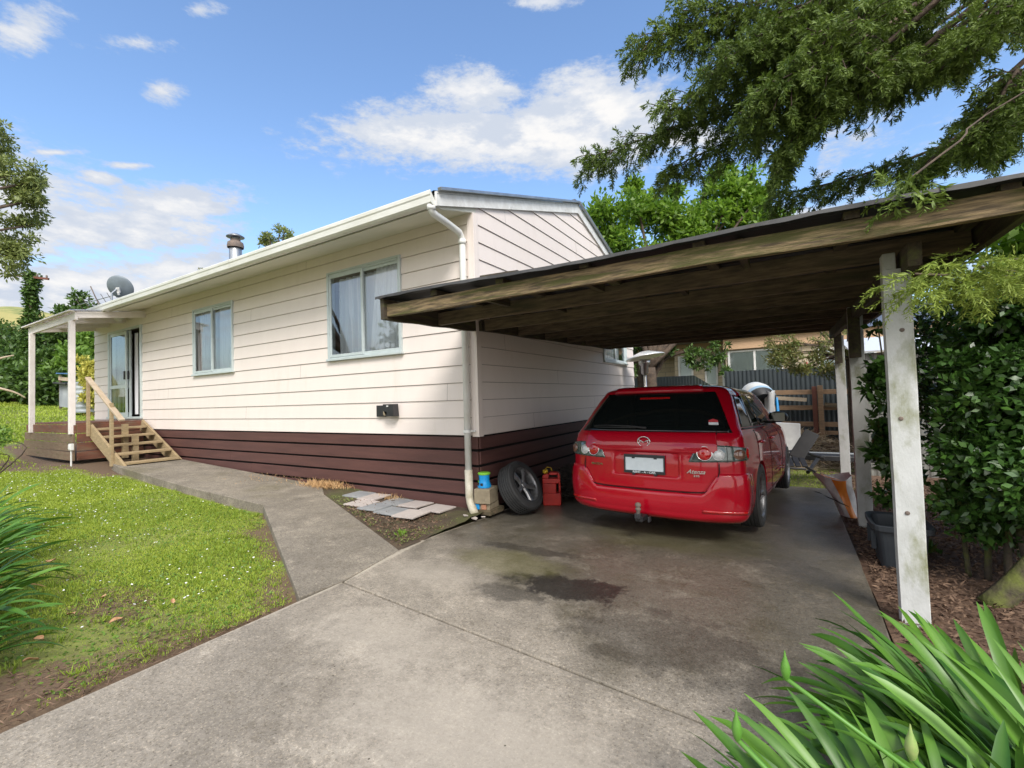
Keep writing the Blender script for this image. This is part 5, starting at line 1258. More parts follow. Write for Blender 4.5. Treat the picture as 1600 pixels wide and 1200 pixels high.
# ------------------------------------------------------------------ strap-leaved plants
def strap(base, az, L_, w, elev, droop, twist, nseg=14):
    """one long arching leaf; returns verts (nseg+1)*3"""
    out = []; p = Vector(base); ang = elev; d2 = Vector((math.cos(az), math.sin(az), 0)); side = Vector((-math.sin(az), math.cos(az), 0)); step = L_/nseg
    for i in range(nseg+1):
        t = i/nseg; prof = (min(1, .55+t*2.2))*(1-max(0, (t-.70)/.30)**3.2); ww = w*max(prof, .03)/2
        fwd = d2*math.cos(ang)+Vector((0, 0, 1))*math.sin(ang); nn_ = d2*-math.sin(ang)+Vector((0, 0, 1))*math.cos(ang)
        sd = (side*math.cos(twist*t)+nn_*math.sin(twist*t))
        out += [p-sd*ww+nn_*ww*.35, p-nn_*0, p+sd*ww+nn_*ww*.35]
        p = p+fwd*step; ang -= droop/nseg*(.35+1.5*t)
    return out
def aga(c, n, L_, label, group, w=.042, buds=(), az0=None, spread=PI, name='strap_leaved_plant'):
    t = thing(name, label, 'plant', c, group)
    V = []; F_ = []; T = []
    for i in range(n):
        az = rng.uniform(0, 2*PI) if az0 is None or rng.random() < .35 else az0+rng.normal()*spread
        r = rng.random()**.6*.13; b_ = (c[0]+r*math.cos(az), c[1]+r*math.sin(az), c[2])
        inner = rng.random(); elev = math.radians(rng.uniform(34, 80)); dr_ = rng.uniform(.6, 1.7)
        vs = strap(b_, az+rng.normal()*.25, L_*rng.uniform(.65, 1.12), w*rng.uniform(.7, 1.15), elev, dr_, rng.normal()*.5)
        k0 = len(V); V += [tuple(q) for q in vs]; tt_ = np.clip(rng.normal(.40, .25), 0, 1); T += [min(1, max(0, tt_+(.22 if q_ % 3 == 1 else 0)+.10*math.sin(q_*.4+i))) for q_ in range(len(vs))]
        for j in range(14):
            for q in (0, 1): F_.append((k0+j*3+q, k0+j*3+q+1, k0+j*3+q+4, k0+j*3+q+3))
    raw_mesh('leaves', np.array(V), np.array(F_), M['aga'], t, np.array(T), smooth=True)
    V = []; F_ = []; T = []
    for i in range(n//9):
        az = rng.uniform(0, 2*PI); vs = strap((c[0]+.08*math.cos(az), c[1]+.08*math.sin(az), c[2]+.02), az, L_*rng.uniform(.4, .75), w*rng.uniform(.4, .8), math.radians(rng.uniform(10, 55)), rng.uniform(.8, 1.8), rng.normal())
        k0 = len(V); V += [tuple(q) for q in vs]; T += [rng.random()]*len(vs)
        for j in range(14):
            for q in (0, 1): F_.append((k0+j*3+q, k0+j*3+q+1, k0+j*3+q+4, k0+j*3+q+3))
    raw_mesh('withered_leaves', np.array(V), np.array(F_), M['straw'], t, np.array(T), smooth=True)
    for (bx, by, bz, yl) in buds:
        p1 = Vector((bx, by, bz)); p0 = Vector((c[0]+.02, c[1], c[2])); mid = p0.lerp(p1, .55)+Vector((.03, .02, .04))
        pts = [p0.lerp(mid, q*2)*(1-q)+mid.lerp(p1, q)*q if q < .5 else mid.lerp(p1, (q-.5)*2) for q in np.linspace(0, 1, 9)]
        pts = [p0, p0.lerp(mid, .5), mid, mid.lerp(p1, .5), p1]
        s_ = MB().tube(pts, [.008, .007, .006, .006, .006], 8).build('flower_stalk', M['agastem'], t, smooth=True)
        MB().lathe([(.005, 0), (.009, .009), (.0125, .025), (.010, .042), (.004, .060), (.001, .078)], p1-Vector((0, 0, .004)), 12).build('bud', M['bud'] if yl else M['agastem'], s_, smooth=True)
    return t
gR = 'strap-leaved plants in the near right bed'
bA = at(1228, 1060, 1.22); bB = at(1152, 1155, 1.12); bC = at(1425, 1185, 1.0)
for (x, y, n, L_, l, bd) in (
  (3.80, -2.58, 240, .72, 'strap-leaved plant in front of the nearest carport post', ()),
  (3.92, -3.00, 300, .72, 'strap-leaved plant behind the nearest bud at the slab edge', ((bA.x, bA.y, bA.z, False),)),
  (3.54, -3.26, 320, .64, 'strap-leaved plant reaching farthest over the driveway, with a dark green bud', ((bB.x, bB.y, bB.z, False),)),
  (4.00, -3.42, 300, .70, 'nearest strap-leaved plant at the bottom right, with a cream bud', ((bC.x, bC.y, bC.z, True),)),
  (4.30, -2.92, 260, .70, 'strap-leaved plant at the right edge of the near bed', ()),
  (3.58, -3.66, 260, .60, 'strap-leaved plant at the very bottom of the picture nearest the driveway', ()),
  (4.45, -3.42, 190, .70, 'strap-leaved plant in the bottom right corner', ()),
  (4.72, -2.50, 80, .76, 'strap-leaved plant farthest right behind the others on the bark', ())):
    aga((x, y, -.03), n, L_, l, gR, az0=2.5, spread=1.3, buds=bd, w=.034)
gL = 'strap-leaved plants along the left lawn edge'
for (x, y, n, L_, l) in ((-.6, -4.10, 65, .54, 'front strap-leaved plant at the lower left by the bare soil'), (-1.15, -4.02, 75, .66, 'second strap-leaved plant from the front on the left'), (-1.85, -3.88, 75, .74, 'middle strap-leaved plant of the left row'), (-2.75, -3.72, 70, .78, 'fourth strap-leaved plant of the left row, leaves over the turf'), (-3.75, -3.55, 60, .80, 'farthest strap-leaved plant of the left row')):
    aga((x, y, h(x, y)), n, L_, l, gL, w=.034, az0=.7, spread=1.3)

# ------------------------------------------------------------------ trees and shrubs
def limb(mb, pts, r0, r1, n=8):
    k = len(pts); P_ = []; R_ = []
    for i in range((k-1)*4+1):
        t = i/4; a = min(int(t), k-2); f = t-a
        p0 = Vector(pts[max(a-1, 0)]); p1 = Vector(pts[a]); p2 = Vector(pts[a+1]); p3 = Vector(pts[min(a+2, k-1)])
        P_.append(.5*((2*p1)+(-p0+p2)*f+(2*p0-5*p1+4*p2-p3)*f*f+(-p0+3*p1-3*p2+p3)*f**3)); R_.append(r0+(r1-r0)*(i/((k-1)*4)))
    mb.tube(P_, R_, n); return P_
def crown_tree(name, label, base, blobs, n, L_, w, m_, trunk_r=.12, barkm='bark', group=None, catg='tree', up=.3, shell=.6, fork=None, out=.8):
    t = thing(name, label, catg, base, group)
    mb = MB(); fork = fork or (base[0], base[1], base[2]+.4*(min(b[2] for b in blobs)-base[2])+.3)
    limb(mb, [base, Vector(base).lerp(Vector(fork), .5)+Vector((.04, .03, 0)), fork], trunk_r, trunk_r*.75)
    tb_ = mb.build('trunk', M[barkm], t, smooth=True)
    mb = MB()
    for b in blobs[::max(1, len(blobs)//14)]:
        c = Vector(b[:3]); f = Vector(fork); limb(mb, [f, f.lerp(c, .5)+Vector((rng.normal()*.1, rng.normal()*.1, .1)), c], trunk_r*.45, trunk_r*.08, 6)
    mb.build('branches', M[barkm], tb_, smooth=True)
    foliage('crown', blobs, n, L_, w, m_, t, up=up, shell=shell, out=out)
    return t
# bright broad-leaved tree behind the house
bl = []
for (px, py, r, dd) in ((975, 345, .95, 13.2), (1005, 320, .7, 13.6), (1055, 350, 1.0, 13.4), (1100, 335, .75, 13), (1132, 300, .6, 13.2), (1165, 285, .55, 13.5), (1150, 330, .9, 13), (1195, 345, .75, 13.2), (950, 385, .8, 13), (1120, 375, .9, 12.6), (1060, 400, 1.0, 13), (1190, 305, .35, 13), (1125, 270, .28, 13.4), (940, 335, .4, 13.2), (990, 295, .25, 13.3), (1210, 370, .6, 13.4), (1000, 440, 1.2, 13.4), (1100, 450, 1.1, 13.4), (1050, 300, .25, 13.4)):
    c = at(px, py, dd); bl += sub_blobs(c, (r, r, r*.85), 7, .25*r+.1, .42*r+.12)
crown_tree('broadleaf_tree', 'bright green broad-leaved tree rising between the house gable and the carport roof', (at(1018, 700, 12.2).x, at(1018, 700, 12.2).y, -.25), bl, 26000, .16, .085, M['magn'], .20, fork=tuple(at(1015, 575, 12.4)))
# its twisted lower stems and hanging branch under the roof
lt = thing('twisted_tree', 'gnarled multi-stemmed tree behind the patio heater with low hanging leaves', 'tree', tuple(at(1005, 680, 13)))
mb = MB(); B0 = Vector((at(1008, 640, 13).x, at(1008, 640, 13).y, -.3))
for pts in ([B0, at(1000, 600, 13), at(992, 560, 13), at(985, 520, 13.2)], [B0, at(1012, 600, 13), at(1025, 572, 13), at(1060, 552, 13), at(1110, 548, 12.8)], [B0, at(1005, 590, 13.1), at(1003, 560, 13), at(1020, 530, 13), at(1030, 490, 13)], [B0, at(1020, 598, 12.9), at(1032, 570, 12.9), at(1038, 540, 12.9), at(1050, 500, 13)]):
    limb(mb, pts, .085, .04)
mb.build('trunk', M['bark'], lt, smooth=True)
bl = []
for (px, py, r) in ((1075, 560, .22), (1100, 570, .25), (1125, 560, .25), (1135, 580, .14), (1090, 545, .3), (1130, 540, .3), (1050, 545, .2), (995, 545, .25), (1025, 535, .3), (985, 580, .15)):
    c = at(px, py, 12.8); bl += sub_blobs(c, (r, r, r*.8), 4, .08, .16)
foliage('leaves', bl, 2600, .11, .05, M['bush'], lt, up=-.2)
# bronze-green tree over the fence
bl = []
for (px, py, r) in ((1215, 545, .30), (1245, 560, .34), (1275, 560, .34), (1255, 580, .28), (1295, 575, .34), (1300, 545, .4), (1215, 560, .2), (1235, 530, .4), (1280, 520, .5), (1250, 480, .6), (1300, 480, .7)):
    c = at(px, py, 9.4); bl += sub_blobs(c, (r, r, r*.7), 6, .08, .2, .6)
crown_tree('small_tree', 'airy bronze and green tree hanging over the back fence beside the shed', (at(1330, 700, 10.2).x, at(1330, 700, 10.2).y, -.3), bl, 5200, .075, .028, M['maple'], .07, fork=tuple(at(1325, 560, 10)))
# dark evergreen hedge right of the posts
def shrub(name, label, base, blobs, n, L_, w, m_, stems, group=None, barkm='mosstrunk'):
    t = thing(name, label, 'shrub', base, group)
    for st in stems: mb = MB(); limb(mb, st[0], st[1], st[2]); mb.build('stem', M[barkm], t, smooth=True)
    pos = foliage('leaves', blobs, n, L_, w, m_, t, up=.1, shell=.45, out=.9); return t
bl = sub_blobs((4.95, .25, 1.45), (.62, .75, .85), 60, .16, .30)+sub_blobs((4.45, .05, 1.1), (.25, .5, .75), 26, .10, .2)+sub_blobs((4.72, .12, .68), (.58, .6, .42), 42, .10, .2)+sub_blobs((4.45, -.15, .95), (.3, .35, .5), 20, .10, .18)+sub_blobs((4.75, .3, .42), (.6, .6, .22), 30, .09, .17)+sub_blobs((5.2, -.1, 2.0), (.5, .5, .4), 14, .14, .26)
S0 = (4.28, -.52, -.03)
shrub('evergreen_shrub', 'dense dark glossy shrub with mossy leaning trunk behind the nearest post', (4.4, -.3, -.03), bl, 60000, .060, .034, M['hedge'],
      [([(4.25, -.42, -.06), (4.45, -.36, .18), (4.66, -.25, .52), (4.9, .05, 1.2)], .075, .045), ([(4.38, .10, -.06), (4.42, .15, .4), (4.5, .2, 1.1)], .022, .014), ([(4.46, .0, -.06), (4.50, .05, .4), (4.75, .2, 1.2)], .026, .014), ([(4.30, .18, -.06), (4.30, .25, .5), (4.4, .3, 1.2)], .018, .01), ([(4.58, -.05, -.06), (4.55, .05, .5), (4.85, .3, 1.3)], .03, .016), ([(4.66, .25, -.06), (4.7, .25, .5), (4.9, .5, 1.3)], .03, .016)], 'evergreen shrubs right of the carport')
bl = sub_blobs((4.75, 1.7, 1.5), (.5, .8, .95), 50, .16, .30)+sub_blobs((5.6, 1.5, 2.1), (.6, .8, .7), 30, .2, .34)
shrub('evergreen_shrub', 'dark shrub with leaves spilling past the middle carport post', (4.7, 1.8, -.1), bl, 20000, .068, .038, M['hedge'], [([(4.7, 1.7, -.15), (4.72, 1.7, .5), (4.8, 1.8, 1.4)], .05, .03), ([(4.85, 1.5, -.15), (4.9, 1.5, .5), (5.0, 1.5, 1.4)], .04, .03)], 'evergreen shrubs right of the carport')
bl = sub_blobs((3.98, .98, 1.25), (.10, .16, .75), 20, .05, .12)+sub_blobs((4.05, 1.0, .55), (.12, .2, .5), 10, .05, .12)
shrub('climbing_shrub', 'thin leafy shoots hanging between the nearest and middle white posts', (4.2, 1.0, -.06), bl, 1500, .085, .05, M['hedge'], [([(4.1, 1.0, -.08), (4.02, 1.0, .6), (4.0, 1.0, 1.3), (3.95, .95, 2.0)], .012, .006)])
bl = sub_blobs((5.9, .3, 2.45), (.55, .8, .45), 24, .2, .34)+sub_blobs((5.2, 1.0, 2.55), (.5, .5, .3), 14, .15, .3)+sub_blobs((5.9, .9, 1.6), (.6, .8, .9), 24, .2, .34)
shrub('bright_shrub', 'tall bright green shrub above the dark one at the right edge', (5.8, .5, 0), bl, 12000, .11, .065, M['hedgel'], [([(5.8, .5, -.05), (5.85, .5, 1.2), (5.9, .4, 2.2)], .05, .03)])  # leaves of a brighter green than the evergreen shrubs
# seedlings at the foot of the middle post
tuft('seedling', (4.15, .75, -.07), 60, .12, .035, M['hedge'], .05, 'low leafy seedling on the bark right of the storage bin', 'seedling')
# big conifer overhead: trunk outside the picture on the right, limbs reaching in over the roof
cy = thing('cypress_tree', 'large dark green cypress whose drooping boughs hang over the carport roof', 'tree', (7.4, -1.0, 0))
TB = Vector((7.4, -1.0, 0)); mb = MB(); limb(mb, [TB, TB+Vector((.05, .05, 2.5)), TB+Vector((-.1, .1, 5)), TB+Vector((0, 0, 8.5))], .34, .12, 12); trk = mb.build('trunk', M['bark'], cy, smooth=True)
cp_pos, cp_dir, cp_len, cp_t = [], [], [], []
bmb = MB()
def spray(o, d, L_, dens=1.0, tint=.45):
    """one flattened, drooping frond made of many small scale shoots"""
    d = d.normalized(); n = max(6, int(L_*150*dens)); side = d.cross(Vector((rng.normal()*.5, rng.normal()*.5, 1))).normalized(); p = o.copy(); dd = d.copy()
    for i in range(n):
        t = i/n; p = p+dd*(L_/n); dd = (dd+Vector((0, 0, -.035))+Vector(rng.normal(size=3))*.03).normalized()
        sgn = 1 if i % 2 else -1; q = (dd*.75+side*sgn*rng.uniform(.45, 1.0)+Vector(rng.normal(size=3))*.28).normalized()
        ll = (.022+.034*math.sin(PI*min(1, t*.9+.15)))*rng.uniform(.7, 1.3)
        cp_pos.append(p[:]); cp_dir.append(q[:]); cp_len.append(ll); cp_t.append(min(1, max(0, tint+rng.normal()*.18+.25*t)))
        if rng.random() < .95:
            q2 = (q+Vector(rng.normal(size=3))*.5).normalized(); cp_pos.append((p+q*ll*.5)[:]); cp_dir.append(q2[:]); cp_len.append(ll*.7); cp_t.append(cp_t[-1])
def bough(pts, r0=.035, side_len=.55, dens=1.0, tint=.45, start=.15, nside=None):
    P_ = limb(bmb, pts, r0, .006, 6); tot = sum((P_[i+1]-P_[i]).length for i in range(len(P_)-1)); n = nside or int(tot*18)
    for i in range(n):
        t = start+(1-start)*(i/n); k = t*(len(P_)-1); a = min(int(k), len(P_)-2); p = P_[a].lerp(P_[a+1], k-a); d = (P_[a+1]-P_[a]).normalized()
        lat = d.cross(Vector((0, 0, 1))).normalized()*(1 if i % 2 else -1)
        sd = (d*rng.uniform(.3, 1.0)+lat*rng.uniform(.3, 1)+Vector((0, 0, rng.uniform(-.75, .2)))).normalized(); L_ = side_len*(1-.55*t)*rng.uniform(.45, 1.15)+.07
        # branchlet with sprays
        m2 = max(2, int(L_*13)); q = p.copy(); d2 = sd.copy(); pp = [q.copy()]
        for j in range(m2):
            q = q+d2*(L_/m2); d2 = (d2+Vector((0, 0, -.10))+Vector(rng.normal(size=3))*.08).normalized(); pp.append(q.copy())
            s3 = (d2*.6+Vector(rng.normal(size=3))*.65+Vector((0, 0, -.25))).normalized(); spray(q, s3, rng.uniform(.07, .19), dens, tint)
        if L_ > .2: bmb.tube(pp, [.005]*len(pp), 4, False)
        spray(q, d2, rng.uniform(.10, .2), dens, tint)
    spray(P_[-1], (P_[-1]-P_[-3]).normalized(), .22, dens, tint)
def LB(*q): return [at(*a) for a in q]
hub = lambda z: Vector((7.3, -.9, z))
B_ = [
 [hub(6.2)]+LB((1520, 0, 5.2), (1300, 90, 5.0), (1100, 180, 5.1), (930, 245, 5.3)),
 [hub(6.6)]+LB((1500, -60, 5.0), (1300, 10, 4.8), (1130, 30, 4.8), (1005, 62, 4.9)),
 [hub(5.8)]+LB((1500, 80, 5.0), (1330, 130, 5.0), (1180, 200, 5.1), (1050, 262, 5.3)),
 [hub(6.0)]+LB((1500, 30, 4.7), (1330, 60, 4.6), (1180, 110, 4.7), (1040, 170, 4.9)),
 [hub(6.4)]+LB((1480, -30, 4.4), (1320, 30, 4.3), (1220, 60, 4.2), (1120, 100, 4.3)),
 [hub(5.8)]+LB((1480, 60, 4.2), (1340, 110, 4.0), (1270, 170, 4.0), (1225, 235, 4.1)),
 [hub(6.8)]+LB((1480, -90, 4.6), (1330, -40, 4.5), (1200, 0, 4.6), (1080, 20, 4.8)),
 [hub(6.0)]+LB((1420, 40, 3.8), (1320, 80, 3.7), (1240, 120, 3.8), (1190, 160, 3.9)),
 [hub(5.0)]+LB((1600, 170, 5.6), (1480, 225, 5.5), (1340, 275, 5.5), (1215, 305, 5.7)),
 [hub(5.0)]+LB((1620, 120, 4.8), (1540, 175, 4.6), (1470, 235, 4.6), (1420, 285, 4.7)),
 [hub(5.5)]+LB((1640, 60, 3.8), (1590, 110, 3.7), (1560, 160, 3.7), (1540, 200, 3.8)),
 [hub(5.2)]+LB((1660, 110, 4.2), (1610, 150, 4.2), (1580, 190, 4.3), (1555, 220, 4.4)),
 [hub(5.8)]+LB((1600, 20, 4.2), (1520, 50, 4.0), (1460, 90, 4.0), (1400, 110, 4.1)),
 [hub(6.4)]+LB((1560, -60, 4.2), (1480, -20, 4.0), (1420, 20, 4.0), (1370, 60, 4.1)),
 [hub(6.2)]+LB((1620, -40, 3.6), (1570, 0, 3.5), (1530, 40, 3.5), (1500, 70, 3.6)),
 [hub(6.0)]+LB((1640, -10, 4.6), (1560, 30, 4.5), (1500, 60, 4.5), (1440, 70, 4.6)),
 [hub(5.4)]+LB((1700, 60, 4.6), (1640, 110, 4.5), (1600, 150, 4.5), (1570, 190, 4.6)),
 [hub(5.7)]+LB((1450, 70, 3.9), (1350, 110, 3.9), (1290, 150, 3.9), (1250, 190, 4.0)),
 [hub(6.1)]+LB((1440, 0, 3.7), (1340, 30, 3.6), (1280, 70, 3.7), (1250, 110, 3.8)),
 [hub(6.6)]+LB((1440, -60, 4.0), (1330, -30, 4.0), (1240, 20, 4.1), (1180, 60, 4.3)),
]
for i, b_ in enumerate(B_): bough(b_, .030, .50 if i < 8 else .34, 1.1, .32+.3*rng.random(), start=.32)
# bare drooping twigs and the tip hanging in front of the fascia
bough([hub(4.2)]+LB((1640, 120, 2.6), (1500, 220, 2.35), (1418, 282, 2.25)), .004, .08, .8, .5, start=.90, nside=4)
lc = len(cp_pos)
leaves('foliage', np.array(cp_pos), np.array(cp_dir), np.array(cp_len), np.array(cp_len)*.25, M['cyp'], cy, np.array(cp_t))
bmb.build('boughs', M['bark'], trk, smooth=True)
print('cypress leaves', lc)
# young light green conifer shoot crossing the nearest post
cp_pos, cp_dir, cp_len, cp_t = [], [], [], []; bmb = MB()
yc = thing('young_conifer', 'pale yellow-green feathery conifer shoots in front of the shrub at the right edge', 'conifer', (5.3, -.6, 0))
mb = MB(); limb(mb, [(5.3, -.6, -.05), (5.3, -.6, 1.0), (5.2, -.6, 2.2)], .04, .02); mb.build('trunk', M['bark'], yc, smooth=True)
for q in ([Vector((5.2, -.6, 1.9))]+LB((1640, 430, 2.7), (1560, 432, 2.5), (1480, 430, 2.35), (1430, 428, 2.3)), [Vector((5.2, -.6, 2.0))]+LB((1640, 400, 2.7), (1590, 405, 2.6), (1540, 408, 2.5), (1495, 412, 2.5)), [Vector((5.2, -.6, 2.0))]+LB((1650, 420, 2.5), (1600, 425, 2.4), (1550, 420, 2.4), (1520, 415, 2.4))):
    bough(q, .006, .15, 1.1, .6, start=.3)
leaves('shoots', np.array(cp_pos), np.array(cp_dir), np.array(cp_len)*.65, np.array(cp_len)*.16, M['cypl'], yc, np.array(cp_t))
bmb.build('twigs', M['bark'], yc, smooth=True)

# left tree, mostly outside the picture
bl = []
for (px, py, r) in ((0, 250, .75), (25, 270, .45), (-10, 310, .8), (30, 300, .40), (45, 280, .25), (-5, 370, .6), (20, 350, .35), (5, 410, .35), (-60, 300, 1.3), (-70, 220, 1.2), (-60, 400, 1.2), (10, 215, .35), (15, 390, .25), (50, 310, .2)):
    c = at(px, py, 8.2); bl += sub_blobs(c, (r, r, r*.8), 8, .07, .2, .6)
crown_tree('olive_leaved_tree', 'small-leaved tree with drooping sprays entering at the left edge of the sky', (-8.6, -5.6, .1), bl, 9000, .085, .035, M['ltree'], .16, fork=(-8.6, -5.2, 2.8), up=-.3)
mb = MB(); P0 = at(-40, 590, 7)
for q in (((-30, 600, 7), (20, 612, 7.2), (40, 622, 7.3)), ((-30, 570, 7), (0, 560, 7.1), (22, 555, 7.2))): limb(mb, [at(*a) for a in q], .025, .008, 6)
bs = thing('bare_branch', 'thin pale bare branches poking in at the left edge above the lawn', 'branch', tuple(P0)); mb.build('branch', M['pinew'], bs, smooth=True)
bl = sub_blobs(at(-12, 700, 4.6), (.12, .2, .35), 8, .06, .12)
crown_tree('small_bush', 'light green bush edge at the far left above the strap plants', (at(-14, 760, 4.6).x, at(-14, 760, 4.6).y, .05), bl, 900, .05, .02, M['bushl'], .02)
# planting beyond the lawn
gB = 'trees and bushes beyond the lawn'
def far_bush(px, py, r, dd, m_, label, name='bush', n=5000, L_=.28, kind='bush', rz=.8, k=16):
    c = at(px, py, dd); gz = h(max(c.x, -41), c.y)
    bl = sub_blobs(c, (r*.8, r*.8, r*rz*.8), k, r*.22, r*.42)
    # skirt of foliage down to the ground
    if c.z-r*rz > gz: bl += sub_blobs((c.x, c.y, (c.z+gz)/2), (r*.75, r*.75, max(.2, (c.z-gz)/2)), k, r*.2, r*.38)
    crown_tree(name, label, (c.x, c.y, gz-.1), bl, n, L_, L_*.55, m_, .12, group=gB, catg=kind)
far_bush(20, 560, 2.4, 30, M['bush'], 'dark rounded bush at the far left under the hill', n=8000)
far_bush(75, 575, 2.0, 27, M['bush'], 'dark bush directly behind the left porch post')
far_bush(100, 530, 2.2, 31, M['bush'], 'dark tree right of the ivy column', name='dense_tree', kind='tree', n=7000)
far_bush(125, 485, 1.5, 33, M['bush'], 'tall dark tree top showing above the porch roof', name='dense_tree', kind='tree')
far_bush(115, 572, 1.5, 25, M['bushl'], 'light green bush between the two porch posts')
far_bush(140, 545, 1.6, 27, M['bushl'], 'light green bush above the yellow shrub')
far_bush(20, 600, 1.6, 24, M['bush'], 'low dark bush at the lawn edge left of the left porch post', n=5000)
far_bush(62, 600, 1.3, 23, M['bush'], 'low dark bush at the lawn edge just behind the left porch post', n=4500)
far_bush(-20, 590, 3.0, 27, M['bush'], 'dark bush at the left edge of the lawn')
far_bush(5, 530, 2.2, 38, M['bush'], 'dark tree top at the left edge below the hill line', name='dense_tree', kind='tree')
far_bush(160, 520, 2.4, 33, M['bush'], 'dark tree hidden mostly by the house end', name='dense_tree', kind='tree')
far_bush(190, 580, 2.8, 30, M['bush'], 'dark bush seen past the house end')
far_bush(143, 578, .75, 19, M['yell'], 'yellow variegated shrub beside the house end', name='yellow_shrub', kind='shrub', n=3500, L_=.14)
for i_, (px_, py_) in enumerate(((12, 478), (95, 477))):
    pass
# ivy-clad pole with crossarm
c = at(48, 620, 27); gz = h(-24, c.y); top_ = at(48, 432, 27)
ip = thing('ivy_pole', 'old power pole completely clad in ivy with a bare crossarm on top', 'pole', (c.x, c.y, gz))
MB().tube([(c.x, c.y, gz-.2), (top_.x, top_.y, top_.z+.05)], .13, 8).build('pole', M['bark'], ip)
MB().beam(at(22, 430, 27), at(76, 436, 27), .10, .12).build('crossarm', M['railred'], ip)
for px in (26, 38, 58, 73):
    q = at(px, 430+.1*(px-22), 27); MB().lathe([(.03, 0), (.05, .05), (.05, .14), (.0, .18)], q+Vector((0, 0, .03)), 8).build('insulator', M['rust'], ip, smooth=True)
bl = []
for j in range(22):
    t = j/21; r = .28+1.3*max(0, t-.35)**1.3; py = 432+t*150; q = at(48+2*math.sin(j), py, 27); bl += sub_blobs(q, (r*.5, r*.5, .2), 3, .2+.3*r*.5, .25+.3*r)
foliage('ivy', bl, 6000, .2, .14, M['bush'], ip, up=-.3)
# corrugated compost bin/shed on the far lawn
def u_(px, py, dd): return at(px, py, dd)
a_, b_ = at(93, 632, 21), at(113, 634, 20.6)
cs = thing('iron_hutch', 'small hutch of corrugated iron sheets and boards on the far lawn', 'hutch', (a_.x, a_.y, a_.z))
mb = MB(); nn = 40
for (p, q, z1) in ((a_, b_, .95), ):
    mb.grid([[tuple(p.lerp(q, i/nn)+Vector((.02*math.sin(i*1.6), .03*math.cos(i*1.6), zz))) for i in range(nn+1)] for zz in (-.1, z1)])
mb.build('iron_sheet', M['galv'], cs)
MB().beam(a_+Vector((0, 0, 1.2)), b_+Vector((0, 0, 1.18)), .08, .16).build('board', M['pinew'], cs); MB().beam(a_+Vector((0, 0, 1.0)), b_+Vector((0, 0, .98)), .5, .05).build('shelf', M['black'], cs)
MB().beam(a_+Vector((.1, .3, 1.42)), b_+Vector((.4, .5, 1.42)), 1.0, .05).build('blue_cover', mat('blue_tarp', (.04, .12, .30), rough=.5), cs)
for q in (a_, b_): MB().tube([q+Vector((0, .03, -.2)), q+Vector((0, .03, 1.35))], .05, 6).build('corner_post', M['wood'], cs)
a2_, b2_ = at(126, 636, 19.5), at(152, 638, 19)
c2 = thing('iron_tank', 'grey corrugated iron round tank beside the house end under the yellow shrub', 'tank', tuple(a2_.lerp(b2_, .5)))
mb = MB(); cc3 = a2_.lerp(b2_, .5); rr_ = (b2_-a2_).length/2; prf = [(rr_+.012*math.sin(i*1.3), -.2+i*.04) for i in range(32)]; mb.lathe(prf+[(rr_, 1.06), (0, 1.1)], cc3, 28); mb.build('tank_body', M['galv'], c2, smooth=True)
MB().lathe([(rr_*.3, 1.085), (rr_*.3, 1.13), (0, 1.13)], cc3, 16).build('lid', M['galv'], c2)
# trees across the road behind the camera (they show in the window glass and the car)
for i_, (x, y, r, l) in enumerate(((-9, -15, 3.4, 'tall leafy tree across the road, mirrored in the house windows'), (-17, -18, 3.8, 'second leafy tree across the road beyond the lawn side'), (2, -19, 3.6, 'leafy tree across the road behind the driveway entrance'), (-1.5, -22, 3.0, 'rounded tree across the road between two taller ones'))):
    crown_tree('roadside_tree', l, (x, y, -.3), sub_blobs((x, y, 4.6), (r*.8, r*.8, r*.75), 22, r*.25, r*.45), 5000, .42, .26, M['bush'], .25, group='trees across the road')
# tree tops behind the roof
bl = []
for (px, py, r) in ((432, 372, .42), (420, 380, .3), (448, 365, .3), (436, 400, .7), (455, 385, .3)): bl += sub_blobs(at(px, py, 19), (r, r, r), 5, .1, .26)
cpos = at(440, 700, 19); crown_tree('garden_tree', 'top of a green tree just showing over the house roof', (cpos.x, cpos.y, -.3), bl, 1500, .13, .06, M['ltree'], .15, fork=tuple(at(437, 440, 19)))
bl = sub_blobs(at(319, 426, 24), (.2, .2, .25), 5, .1, .2); cpos = at(319, 700, 24)
crown_tree('garden_tree', 'tiny brownish tree tip over the roof left of the flue', (cpos.x, cpos.y, -.3), bl, 300, .13, .07, M['maple'], .1, fork=tuple(at(319, 470, 24)))

# ------------------------------------------------------------------ sky and sun
SUN_EL, SUN_AZ = math.radians(44), Vector((.68, -.73, 0)).normalized()
sd_ = Vector((SUN_AZ.x*math.cos(SUN_EL), SUN_AZ.y*math.cos(SUN_EL), math.sin(SUN_EL)))
ld = bpy.data.lights.new('sun', 'SUN'); ld.energy = 2.2; ld.angle = math.radians(22); ld.color = (1, .955, .89)
sun = bpy.data.objects.new('sun', ld); col.objects.link(sun); sun.rotation_euler = (-sd_).to_track_quat('-Z', 'Y').to_euler()
w = bpy.data.worlds.new('World'); scene.world = w; w.use_nodes = True; nt = w.node_tree; N = nt.nodes; L = nt.links
for q in list(N): N.remove(q)
outw = N.new('ShaderNodeOutputWorld'); bgn = N.new('ShaderNodeBackground'); sky = N.new('ShaderNodeTexSky'); sky.sky_type = 'NISHITA'; sky.sun_disc = False
sky.sun_elevation = SUN_EL; sky.sun_rotation = math.atan2(SUN_AZ.x, SUN_AZ.y); sky.air_density = 1.3; sky.dust_density = .5; sky.ozone_density = 2.2
bgn.inputs['Strength'].default_value = .15
tc = N.new('ShaderNodeTexCoord'); G = tc.outputs['Generated']
